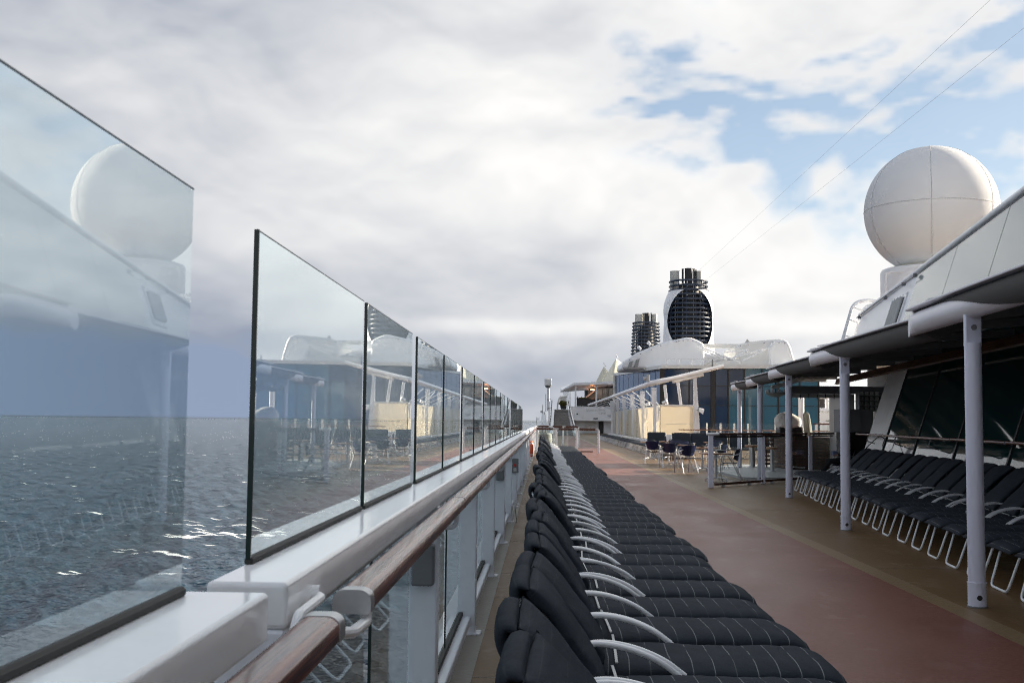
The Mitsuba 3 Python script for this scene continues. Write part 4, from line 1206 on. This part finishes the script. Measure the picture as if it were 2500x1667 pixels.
# low pool railing with white posts beyond the terrace
prl = thing('pool_railing', 'row of white posts with glass and a slim wooden top rail beyond the terrace', 'railing')
for k in range(18):
    x = 8.6 + k * 0.86
    part(prl, 'post', rbox(x - 0.05, x + 0.05, 71.95, 72.05, 0.0, 1.52, 0.01), 'm_white')
part(prl, 'glass_pane', quad([8.6, 72, .1], [23.2, 72, .1], [23.2, 72, 1.5], [8.6, 72, 1.5]), 'm_glass_clear', False)
cr = thing('terrace_counter', 'long slim wooden counter rail behind the dark raised loungers', 'counter')
part(cr, 'top', rbox(6.9, 19, 57.9, 58.2, 1.14, 1.19, 0.01), 'm_woodtop')
for k in range(12):
    part(cr, 'support', rbox(7.9 + k * 0.95 - .05, 7.9 + k * 0.95 + .05, 58.0, 58.1, 0.0, 1.138, 0.01), 'm_white')

# ---------------------------------------------------------------- glass pavilion with white roof structures
pv = thing('glass_pavilion', 'blue glass pavilion with a white roof band under the funnels', 'pavilion')
A = np.array([9.15, 88.0]); Bp = np.array([7.05, 112.0])
ZR = 5.68
xs = [9.30, 11.25, 12.95, 13.25, 14.25, 15.5, 16.85, 18.1, 19.75, 21.2]
zr = lambda x: 0.02 * (x - 9.15)
for a, b in zip(xs[:-1], xs[1:]):
    if abs(b - a) < .5: continue
    for k, (z0, z1) in enumerate(((0.1, 2.9), (2.9, 4.4), (4.4, 5.66))):
        part(pv, 'window', slab([a + .04, 88, z0 + .03], [b - .04, 88, z0 + .03], [b - .04, 88, z1 - .03 + zr(b)], [a + .04, 88, z1 - .03 + zr(a)], 0.03), 'm_tealglass' if a > 14.2 and (k < 2 or a > 15) else ('m_blueglass', 'm_blueglass_b')[(k + int(a)) % 2], False)
for x in xs:
    part(pv, 'mullion', rbox(x - .055, x + .055, 87.93, 88.02, 0.0, 5.68, 0.01), 'm_black')
part(pv, 'corner_column', rbox(9.0, 9.26, 87.95, 88.2, 0, 5.68, 0.02), 'm_black')
part(pv, 'wide_column', rbox(12.93, 13.27, 87.9, 88.1, 0, 5.68, 0.02), 'm_dark')
for z in (2.9, 4.4):
    part(pv, 'transom', rbox(9.26, 21.2, 87.96, 88.01, z - .025, z + .025, 0.005), 'm_dark')
part(pv, 'fascia', trimesh.convex.convex_hull(np.array([[x, y, z] for x, dz in ((9.05, 0), (21.5, 0.12)) for y in (87.75, 89.5) for z in (5.69 + dz, 5.96 + dz)])), 'm_offwhite', False)
nn = 9
for k in range(nn):
    a, b = A + (Bp - A) * (k / nn + .004), A + (Bp - A) * ((k + 1) / nn - .004)
    za, zb = 5.66 + .39 * k / nn, 5.66 + .39 * (k + 1) / nn
    part(pv, 'side_window', slab([b[0], b[1], .1], [a[0], a[1], .1], [a[0], a[1], za], [b[0], b[1], zb], .03), ('m_blueglass', 'm_blueglass_b')[k % 2], False)
part(pv, 'side_fascia', trimesh.convex.convex_hull(np.array([[9.05, 87.75, 5.69], [9.05, 87.75, 5.96], [6.95, 112.2, 6.08], [6.95, 112.2, 6.35], [9.6, 88.3, 5.69], [9.6, 88.3, 5.96], [7.7, 112.2, 6.08], [7.7, 112.2, 6.35]])), 'm_offwhite', False)
part(pv, 'end_post', rbox(6.86, 7.12, 112.0, 112.3, 0, 6.35, 0.02), 'm_offwhite')
part(pv, 'body', trimesh.convex.convex_hull(np.array([[x, y, z] for (x, y) in ((9.4, 88.2), (7.4, 111.9), (21.2, 111.9), (21.2, 88.2)) for z in (0, 5.7)])), 'm_dark', False)
part(pv, 'roof', trimesh.convex.convex_hull(np.array([[9.2, 89, 5.97], [21.3, 89, 6.1], [7.3, 112, 6.3], [21.3, 112, 6.4], [9.2, 89, 5.99], [21.3, 89, 6.12], [7.3, 112, 6.32], [21.3, 112, 6.42]])), 'm_offwhite', False)
for x in (13.0, 20.9):
    part(pv, 'mast_stub', rod([x, 87.7, 5.7], [x, 87.7, 6.45], 0.035), 'm_black')
part(pv, 'roof_rail', cat(rod([9.6, 88.6, 6.45], [13.4, 88.6, 6.5], 0.02), *[rod([9.6 + k * 0.95, 88.6, 5.97], [9.6 + k * 0.95, 88.6, 6.46], 0.018) for k in range(5)]), 'm_lightgrey')


def rounded_prism(poly, y0, y1, r):
    """A profile in x, z carried along y, with its end edges rounded."""
    s = sg.Polygon(poly)
    layers = []
    for t in np.linspace(0, PI / 2, 5):
        layers.append((y0 + r * (1 - math.sin(t)), r * (1 - math.cos(t))))
    layers = layers[::-1]
    out = []
    m = 120
    base = s.buffer(-r * 0.8).buffer(r * 0.8)
    rings = []
    for (yy_, inset) in [(y0, r)] + [(y0 + r * (1 - math.cos(t)), r * (1 - math.sin(t))) for t in np.linspace(0.2, PI / 2, 6)] + [(y1, 0)]:
        p = base.buffer(-inset) if inset > 1e-6 else base
        e = p.exterior
        c = np.array(p.centroid.coords[0])
        d = np.array([e.interpolate(u, normalized=True).coords[0] for u in np.linspace(0, 1, m, endpoint=False)])
        if not e.is_ccw: d = d[::-1]
        st = np.argmin(np.arctan2(d[:, 1] - c[1], d[:, 0] - c[0]))
        d = np.roll(d, -st, 0)
        rings.append(np.stack([d[:, 0], np.full(m, yy_), d[:, 1]], 1))
    return loft(np.array(rings))


pod = thing('roof_pod', 'white rounded roof pod above the left part of the glass pavilion, with two louvred openings', 'roof structure')
part(pod, 'shell', rounded_prism([(6.45, 5.9), (6.57, 6.54), (7.71, 7.29), (9.85, 8.19), (11.12, 8.47), (11.79, 8.63), (12.23, 8.61), (12.75, 8.42), (13.25, 8.15), (13.33, 7.9), (13.33, 6.05), (10.86, 6.0)], 94.2, 101, 0.28), 'm_white', 40)
for k, q in enumerate((((6.93, 5.90), (7.1, 6.53), (7.4, 6.60), (7.25, 5.98)), ((7.43, 6.05), (7.62, 6.70), (7.95, 6.80), (7.78, 6.12)))):
    lv = part(pod, 'louvre', prism(q, 94.12, 94.30), 'm_grey', False)
    q = np.array(q)
    for j in range(4):
        u = (j + .5) / 4
        a, b = q[0] * (1 - u) + q[3] * u, q[1] * (1 - u) + q[2] * u
        part(lv, 'slat', rod([a[0], 94.10, a[1] + .02], [b[0], 94.10, b[1] - .02], 0.022, 6), 'm_lightgrey')
for x, z in ((8.9, 7.55), (9.7, 7.9), (11.0, 8.25), (11.2, 8.3), (11.55, 8.32), (11.95, 8.32), (12.35, 8.30), (12.6, 8.22), (8.0, 7.2), (7.1, 6.7)):
    part(pod, 'rivet', tube([[x, 94.15, z], [x, 94.24, z]], 0.04, 8), 'm_rivet')
part(pod, 'plinth', rbox(10.5, 13.2, 94.5, 101, 5.98, 6.3, 0.03), 'm_offwhite')
pod2 = thing('roof_pod', 'white rounded roof pod above the right part of the glass pavilion, joined by a beam', 'roof structure')
part(pod2, 'shell', rounded_prism([(16.4, 6.1), (15.9, 7.85), (16.53, 8.22), (17.27, 8.4), (18.6, 8.54), (19.87, 8.64), (20.25, 8.52), (20.53, 8.09), (20.9, 6.9), (21.1, 6.1)], 95.2, 101, 0.30), 'm_offwhite', 40)
part(pod2, 'end_fairing', rounded_prism([(18.9, 6.1), (18.7, 7.9), (19.2, 8.42), (19.9, 8.52), (20.25, 8.40), (20.5, 7.95), (20.8, 6.9), (20.95, 6.1)], 94.4, 95.3, 0.25), 'm_white', 40)
part(pod2, 'beam', rbox(13.3, 17.0, 96.6, 97.2, 7.92, 8.27, 0.06, 2), 'm_offwhite')
part(pod2, 'hook', prism([(16.95, 8.35), (17.1, 8.62), (17.3, 8.4)], 95.6, 95.9), 'm_lightgrey')
for x, z in ((18.3, 8.2), (19.0, 8.27), (19.5, 8.25), (19.95, 8.2), (16.3, 7.95), (17.0, 8.05)):
    part(pod2, 'rivet', tube([[x, 94.25, z], [x, 94.46, z]], 0.04, 8), 'm_rivet')
tr2 = thing('roof_truss', 'crossing white truss tubes between the two roof pods', 'truss')
for a, b in (((12.59, 7.78), (15.14, 6.75)), ((13.1, 7.74), (15.33, 6.85)), ((13.1, 7.7), (16.2, 6.6)), ((14.81, 7.34), (16.9, 7.64)), ((15.55, 6.92), (16.88, 7.60)), ((15.3, 6.82), (18.47, 7.78)), ((16.38, 6.70), (18.47, 7.74))):
    part(tr2, 'tube', rod([a[0], 93.6, a[1]], [b[0], 94.1, b[1]], 0.06, 10), 'm_white', 40)
part(tr2, 'node', trimesh.creation.icosphere(subdivisions=2, radius=0.11).apply_translation([15.3, 93.7, 6.82]), 'm_lightgrey', True)
dm = thing('roof_dome', 'low white arched skylight under the roof truss', 'skylight')
for k in range(3):
    u = np.linspace(0, PI, 17)
    part(dm, 'arch', tube(np.stack([15.6 + (2.2 + .1 * k) * np.cos(u), 95.5 + k * 1.2 + 0 * u, 6.02 + 0.85 * np.sin(u)], 1), 0.05, 8), 'm_lightgrey', 40)
u = np.linspace(0, PI, 21)
part(dm, 'cover', loft(np.array([[[15.6 + 2.15 * math.cos(q), y, 6.0 + 0.80 * math.sin(q)] for q in u] for y in (95.4, 98.4)])), 'm_offwhite', 40)
part(dm, 'left_frame', cat(*[rod([13.45, 94.6, 6.1 + .14 * k], [14.6, 94.6, 6.3 + .12 * k], 0.025, 6) for k in range(7)]), 'm_steel')
for k, (x, z) in enumerate(((7.95, 7.55), (8.75, 7.95))):
    f = thing('roof_lamp', ('lower' if k == 0 else 'upper') + ' of the two white lamps on the sloping edge of the left roof pod', 'lamp')
    part(f, 'head', tube([[x - .05, 94.9, z + .24], [x + .13, 94.7, z + .08]], [0.15, 0.11], 12), 'm_white')
    part(f, 'foot', rod([x + .1, 94.9, z - .15], [x + .05, 94.9, z + .2], 0.04), 'm_lightgrey')


# ---------------------------------------------------------------- funnels
def ring(cx, cy, z, rx, ry, th, n=56):
    a = np.linspace(0, 2 * PI, n, endpoint=False)
    return tube(np.stack([cx + rx * np.cos(a), cy + ry * np.sin(a), z + 0 * a], 1), th, 8, True)


def funnel(label, cx, cy, z0, z1, rs, rw, top, scale=1.0):
    t = thing('funnel', label, 'funnel')
    k = 0
    z = z1
    while z > z0:
        r = rs(z)
        part(t, 'ring', ring(cx, cy, z, r, r * 1.1, 0.125), 'm_navy', 40)
        z -= 0.535
    for a in np.linspace(0, 2 * PI, 15)[:-1]:
        pts = [[cx + (rs(z) - .1) * math.cos(a), cy + (rs(z) - .1) * 1.1 * math.sin(a), z] for z in np.linspace(z0, z1, 8)]
        part(t, 'upright', tube(pts, 0.055, 6), 'm_navy')
    part(t, 'inner_casing', tube([[cx, cy, z0], [cx, cy, z1 - .5]], [rs(z0) * .62, rs(z1) * .60], 24), 'm_dark', 40)
    for (x, w, zt, mat) in top:
        p = part(t, 'exhaust_pipe', tube([[cx + x, cy - (.6 if mat != 'm_pipegrey' else 0.2), z1 - 1.2], [cx + x, cy - (.6 if mat != 'm_pipegrey' else 0.2), zt]], w, 22), mat, 40)
        part(p, 'lip', ring(cx + x, cy - (.6 if mat != 'm_pipegrey' else 0.2), zt, w, w, 0.03, 24), mat, 40)
    for a in (-1.1, -0.5, 0.2, 0.7):
        part(t, 'ladder_light', rod([cx + rs(13) * .7 * math.sin(a), cy - rs(13) * .8 * math.cos(a), z0 + 1], [cx + rs(13) * .72 * math.sin(a), cy - rs(13) * .8 * math.cos(a), z1 - .3], 0.03, 6), 'm_pipegrey')
    return t


r1 = lambda z: float(np.interp(z, [9, 11, 13, 15, 16.5, 17.0, 18], [2.62, 2.58, 2.52, 2.42, 2.28, 2.15, 2.15]))
f1 = funnel('larger funnel in front with navy rings inside a white cut-out shell', 16.72, 131.5, 9.8, 17.85, r1, 2.2,
            [(-1.55, 0.60, 19.07, 'm_pipegrey'), (1.12, 0.48, 19.08, 'm_pipegrey'), (-0.03, 0.45, 19.35, 'm_black'), (-0.72, 0.12, 19.32, 'm_black'), (0.57, 0.10, 19.33, 'm_black'), (0.80, 0.09, 19.2, 'm_black')])
# the white shell: an elliptical tower wall with rounded openings cut from four sides
prof = [(9.0, 3.02), (10.7, 2.94), (12.2, 2.86), (13.4, 2.78), (14.5, 2.90), (15.4, 2.80), (16.2, 2.52), (16.75, 2.28)]
zz = np.linspace(9.0, 16.75, 30)
ro = np.interp(zz, [p[0] for p in prof], [p[1] for p in prof])
aa = np.linspace(0, 2 * PI, 73)[:-1]
outer = loft(np.array([np.stack([16.72 + r * np.cos(aa), 131.5 + 1.12 * r * np.sin(aa), 0 * aa + z], 1) for z, r in zip(zz, ro)]))
inner = loft(np.array([np.stack([16.72 + (r - .16) * np.cos(aa), 131.5 + 1.12 * (r - .16) * np.sin(aa), 0 * aa + z], 1) for z, r in zip(np.concatenate([[8.9], zz[1:-1], [16.9]]), ro)]))
u = np.linspace(0, 2 * PI, 49)[:-1]
cut1 = prism(np.stack([16.74 + 2.60 * np.cos(u), 13.15 + 3.78 * np.sin(u)], 1), 120, 131.4)
cut2 = prism(np.stack([131.5 + 1.55 * np.cos(u), 12.9 + 1.7 * np.sin(u)], 1), 8, 26, 'x')
for m_ in (outer, inner, cut1, cut2):
    m_.merge_vertices(); m_.fix_normals()
sh = man(outer) - man(inner) - man(cut1)
part(f1, 'white_shell', back(sh), 'm_white', 35)
r2 = lambda z: float(np.interp(z, [9, 12, 14, 17], [2.30, 2.25, 2.18, 2.02]))
funnel('smaller navy ringed funnel standing farther back on the left', 15.85, 176.5, 9.0, 16.95, r2, 2.0,
       [(-1.15, 0.56, 18.3, 'm_pipegrey'), (1.3, 0.42, 18.34, 'm_pipegrey'), (0.08, 0.42, 18.47, 'm_black'), (-0.5, 0.12, 18.45, 'm_black'), (0.76, 0.10, 18.5, 'm_black')])
solo('funnel_deck', rbox(12.5, 24, 116, 185, 0.0, 8.6, 0.2), 'm_white', 'white deck block carrying the two funnels, hidden behind the pavilion roof', 'deckhouse')

# stay wires from the funnel towards the camera
for a, b, lab in (((17.5, 130, 18.8), (17.83, 45, 18.62), 'upper left thin stay wire rising from the big funnel to the top of the picture'),
                  ((18.1, 130, 17.6), (19.14, 45, 17.46), 'lower right thin stay wire rising from the big funnel to the right edge')):
    a, b = np.array(a), np.array(b)
    q = np.linspace(0, 1.25, 20)[:, None]
    solo('stay_wire', tube(a + (b - a) * q, 0.006, 5), 'm_lightgrey', lab, 'wire', True)

# ---------------------------------------------------------------- cafe block, stairs, mast and tents at the far end
cf = thing('cafe_building', 'white two storey cafe building with lettering at the far end of the deck', 'cafe')
part(cf, 'front_wall', rbox(3.35, 11, 150, 150.5, 1.70, 3.42, 0.06), 'm_white')
part(cf, 'left_return', rbox(3.3, 3.7, 150, 165, 0, 3.40, 0.05), 'm_white')
part(cf, 'lintel', rbox(4.2, 11, 149.85, 149.99, 1.66, 1.74, 0.01), 'm_offwhite')
for x0, x1, mat in ((4.25, 5.6, 'm_offwhite'), (8.0, 11.0, 'm_white'), (5.6, 6.9, 'm_cover'), (7.35, 8.0, 'm_dark'), (6.9, 7.35, 'm_offwhite')):
    part(cf, 'wall_panel', rbox(x0 + .02, x1 - .02, 151.2, 151.4, 0.0, 1.9, 0.02), mat)
part(cf, 'body', rbox(3.8, 14, 151.5, 168, 0, 3.3, 0.05), 'm_offwhite')
part(cf, 'upper_floor', rbox(3.4, 12, 150.0, 168, 3.43, 3.55, 0.02), 'm_white')
part(cf, 'roof', trimesh.convex.convex_hull(np.array([[3.9, 149.3, 6.30], [3.9, 149.3, 6.62], [12, 149.3, 6.7], [12, 149.3, 7.05], [2.5, 166, 6.2], [2.5, 166, 6.45], [12, 168, 6.7], [12, 168, 7.05], [2.4, 152, 5.66], [2.4, 152, 5.76], [2.4, 166, 5.8]])), 'm_white', False)
for x in (4.22, 6.97):
    part(cf, 'post', rbox(x - .11, x + .11, 149.9, 150.1, 3.56, 6.3, 0.02), 'm_white')
part(cf, 'dark_post', rbox(8.33, 8.42, 149.9, 150.0, 3.56, 6.6, 0.01), 'm_black')
part(cf, 'upper_core', rbox(6.0, 12, 153, 167, 3.56, 6.2, 0.03), 'm_covergrey')
for k in range(5):
    part(cf, 'upper_window', rbox(7.2 + k * .8, 7.9 + k * .8, 152.9, 152.98, 3.9, 6.0, 0.02), 'm_paleglass')
for k in range(7):
    part(cf, 'side_pane', slab([3.6 - .1 * k, 152 + 2 * k + 1.8, 3.6], [3.6 - .1 * k, 152 + 2 * k, 3.6], [3.5 - .12 * k, 152 + 2 * k, 5.9], [3.5 - .12 * k, 152 + 2 * k + 1.8, 5.9], .04), 'm_paleglass', False)
part(cf, 'parapet_glass', rbox(4.4, 9.2, 150.1, 150.14, 3.56, 4.5, 0.01), 'm_dark')
part(cf, 'parapet_rail', rod([4.3, 150.1, 4.55], [9.2, 150.1, 4.55], 0.05), 'm_black')
part(cf, 'awning_blind', slab([4.5, 151, 6.15], [6.0, 151, 6.15], [6.0, 151, 5.7], [4.5, 151, 5.85], .05), 'm_offwhite')
part(cf, 'sloping_roof', slab([5.4, 152, 4.6], [6.8, 152, 5.75], [6.8, 154, 5.9], [5.4, 154, 4.75], .12), 'm_offwhite')
for k in range(14):
    part(cf, 'planter_leaf', slab([4.5 + .11 * k, 150.4, 4.2], [4.62 + .11 * k, 150.4, 4.2], [4.66 + .11 * k + .1 * (k % 3 - 1), 150.3, 4.75 + .2 * (k % 4 == 0)], [4.5 + .11 * k + .1 * (k % 3 - 1), 150.3, 4.7], .02), 'm_leaf', False)


def text(parent, s, h, x, y, z, mat='m_sign', nm='lettering', bold=False):
    m = meshkit.text_mesh(s, h, 0.02, bold)
    m.apply_transform(trimesh.transformations.rotation_matrix(PI / 2, [1, 0, 0]))
    m.apply_translation([x, y, z])
    return part(parent, nm, m, mat, False)


text(cf, 'oceanview', 0.36, 5.62, 149.99, 2.95, 'm_pipegrey')
text(cf, 'café', 0.36, 7.22, 149.99, 2.52, 'm_pipegrey')
part(cf, 'plate', rbox(6.57, 7.17, 149.94, 149.995, 1.86, 2.08, 0.01), 'm_grey')
part(cf, 'vent', rbox(8.46, 8.96, 149.94, 149.995, 2.24, 2.48, 0.01), 'm_lightgrey')
part(cf, 'porthole', tube([[4.47, 149.94, 2.55], [4.47, 149.995, 2.55]], 0.09, 12), 'm_black')
part(cf, 'panel', rbox(5.02, 5.41, 149.95, 149.995, 1.98, 2.44, 0.01), 'm_offwhite')
lg = thing('heat_lamp', 'glowing orange heat lamp under the upper roof of the cafe', 'lamp')
part(lg, 'shade', tube([[6.49, 151.0, 5.9], [6.49, 151.0, 5.86]], [0.08, 0.3], 16), 'm_dark')
k_ = 'glow'
scene[f'{lg}__glow'] = mikit.ply(tube([[6.49, 151.0, 5.72], [6.49, 151.0, 5.84]], 0.26, 16), None, smooth=30, emitter={'type': 'area', 'radiance': {'type': 'rgb', 'value': [2.4, 0.9, 0.35]}})
st = thing('staircase', 'flight of brown wooden stairs with dark handrails up to the cafe terrace', 'stairs')
for k in range(16):
    u = k / 15
    y, z = 124 + 16 * u, 0.16 + 2.84 * u
    part(st, 'step', rbox(0.88 + .20 * u, 3.20 - .22 * u, y, y + 1.05, z - .11, z, 0.012), 'm_stairwood')
    part(st, 'riser', rbox(0.90 + .20 * u, 3.18 - .22 * u, y + .02, y + .08, z - .20, z - .112, 0.004), 'm_grey')
for x0, x1, z_ in ((0.72, 1.02, 0), (3.35, 3.02, 0)):
    part(st, 'stringer', slab([x0 - .06, 124, -.0], [x0 + .06, 124, 0.3], [x1 + .06, 140.5, 3.3], [x1 - .06, 140.5, 2.9], .3), 'm_white', False)
    part(st, 'handrail', tube([[x0, 123, 1.1], [x0, 126, 1.1], [(x0 + x1) / 2, 132, 2.2], [x1, 139, 4.1]], 0.055, 8), 'm_black')
    part(st, 'side_glass', quad([x0, 124, .4], [x1, 139.5, 3.1], [x1, 139.5, 4.0], [x0, 124, 1.05]), 'm_glass_clear', False)
ms = thing('radar_post', 'white post with a square grey-white box on top above the stairs', 'post')
part(ms, 'box', rbox(0.10, 1.02, 144.6, 145.5, 6.10, 6.98, 0.08, 2), 'm_offwhite')
part(ms, 'neck', tube([[0.56, 145, 6.10], [0.56, 145, 5.86], [0.56, 145, 5.80]], [0.42, 0.30, 0.2], 20), 'm_grey', 40)
part(ms, 'pole', tube([[0.60, 145, 5.8], [0.62, 145, 0.0]], 0.18, 20), 'm_white', 40)
for z in (4.35, 3.2):
    part(ms, 'step_bracket', rbox(0.45, 0.95, 144.7, 144.8, z - .03, z + .03, 0.01), 'm_grey')
part(ms, 'ladder', cat(rod([0.32, 144.8, 0], [0.28, 144.8, 5.0], 0.04, 6)), 'm_grey')
pl = thing('potted_shrub', 'shrub with reddish brown leaves in a dark pot at the top of the stairs', 'shrub')
g_ = np.random.default_rng(3)
lf = []
for k in range(150):
    d = g_.normal(size=3); d /= np.linalg.norm(d)
    c = np.array([2.38, 138, 3.72]) + d * np.array([.46, .35, .32]) * g_.uniform(.5, 1)
    a = g_.normal(size=3) * .10; b = g_.normal(size=3) * .10
    lf.append(slab(c - a, c - b, c + a, c + b, .008))
part(pl, 'leaves', cat(*lf), 'm_leaf', False, kind='stuff')
part(pl, 'pot', tube([[2.42, 138, 3.0], [2.42, 138, 3.4]], [0.30, 0.42], 14), 'm_dark')
wl = thing('slide_frame', 'pale white rounded equipment frame beside the shrub at the top of the stairs', 'frame')
part(wl, 'post', tube(bend([[1.7, 139, 2.9], [1.72, 139, 3.7], [1.95, 139.3, 4.5], [2.8, 139.5, 4.6]], .2), 0.10, 10), 'm_cover', 40)
part(wl, 'panel', rbox(2.0, 2.8, 140.0, 140.4, 3.6, 4.7, 0.08, 2), 'm_cover')
lgp = thing('glass_screen', 'slim glass screens and masts on the sea side left of the stairs', 'glass screen')
part(lgp, 'pane', quad([-0.75, 118, .9], [-0.55, 135, .9], [-0.4, 135, 2.2], [-0.7, 118, 1.7]), 'm_glass_clear', False)
part(lgp, 'pane', quad([-0.3, 122, .9], [0.6, 140, .9], [0.6, 140, 2.9], [-0.2, 122, 2.3]), 'm_glass_clear', False)
part(lgp, 'mast', rod([-0.08, 130, 0], [-0.10, 130, 3.4], 0.045), 'm_lightgrey')
part(lgp, 'lamp', cat(rbox(-.35, -.1, 129.9, 130.1, 2.5, 2.75, .03), rbox(0.0, .2, 129.9, 130.1, 2.3, 2.6, .03)), 'm_lightgrey')
part(lgp, 'edge_post', slab([-0.85, 130, 0.9], [-0.6, 130, 0.9], [-0.72, 130, 2.0], [-0.78, 130, 2.0], .06), 'm_grey')
for (pk, b0, b1, b2, lab) in (((10.46, 10.7), (8.3, 7.2), (11.4, 7.2), (11.4, 10.1), 'nearer cream tent peak left of the white roof pod'), ((9.15, 10.0), (7.7, 7.2), (9.9, 7.4), (9.75, 9.25), 'farther cream tent peak standing lowest on the left')):
    t = thing('tent_peak', lab, 'tent')
    y0 = 163 if pk[0] > 10 else 172
    a = np.array([pk[0], y0 + 1, pk[1]])
    c = [np.array([b0[0], y0, b0[1]]), np.array([b1[0], y0, b1[1]]), np.array([b2[0] + .3, y0 + 4, b2[1]]), np.array([b0[0] + .5, y0 + 7, b0[1]])]
    rows = []
    for u in np.linspace(0, 1, 10):
        w = u ** 1.25
        rows.append([a + (q - a) * (w if i_ % 2 == 0 else u) for i_, q in enumerate([c[0], (c[0] + c[1]) / 2 - [0, 1.0, 0], c[1], (c[1] + c[2]) / 2, c[2], (c[2] + c[3]) / 2, c[3], (c[3] + c[0]) / 2])])
    part(t, 'canopy', loft(np.array(rows)), 'm_tent', False)
    part(t, 'finial', tube(curve([a + [-.05, -.3, .55], a + [.08, -.3, .25], a + [.35, -.3, -.02]], 5), 0.07, 8), 'm_white')
# the same cafe block on the other side of the ship, seen through the awnings
c2 = thing('starboard_cafe', 'small white building with lettering seen far off beneath the awnings', 'cafe')
part(c2, 'wall', rbox(35.95, 46, 150, 151, 0.7, 3.62, 0.05), 'm_white')
part(c2, 'upper_recess', rbox(36.0, 37.2, 151, 152, 3.7, 4.9, 0.02), 'm_dark')
part(c2, 'upper_post', rbox(37.15, 37.35, 150, 150.3, 3.63, 5.0, 0.02), 'm_white')
part(c2, 'upper_rail', cat(rod([37.4, 150, 4.6], [46, 150, 4.6], 0.05), *[rod([37.5 + k * .4, 150, 3.63], [37.5 + k * .4, 150, 4.6], 0.03) for k in range(20)]), 'm_lightgrey')
part(c2, 'roof', rbox(35.9, 37.5, 149.8, 153, 4.95, 5.15, 0.04), 'm_white')
part(c2, 'column', rbox(37.6, 38.4, 148.5, 149.2, 0, 3.4, 0.03), 'm_lightgrey')
part(c2, 'plate', rbox(37.0, 37.5, 149.95, 149.995, 1.95, 2.1, 0.01), 'm_grey')
text(c2, 'ocean', 0.40, 36.2, 149.99, 3.05, 'm_pipegrey')
r3 = thing('far_railing', 'white railing far off beneath the awnings in front of the small building', 'railing')
for k in range(14):
    part(r3, 'post', rbox(20 + k * .9 - .05, 20 + k * .9 + .05, 83.95, 84.05, 0, 1.5, 0.01), 'm_white')
part(r3, 'top_rail', rod([19.8, 84, 1.55], [32, 84, 1.55], 0.05), 'm_railx')
cl = thing('column', 'tall white column in front of the teal panes, seen under the awnings', 'column')
part(cl, 'shaft', cyl(17.6, 78, 0, 3.6, 0.2, 20), 'm_white', 40)
part(cl, 'cap', cyl(17.6, 78, 3.6, 3.75, 0.26, 20), 'm_offwhite', 40)
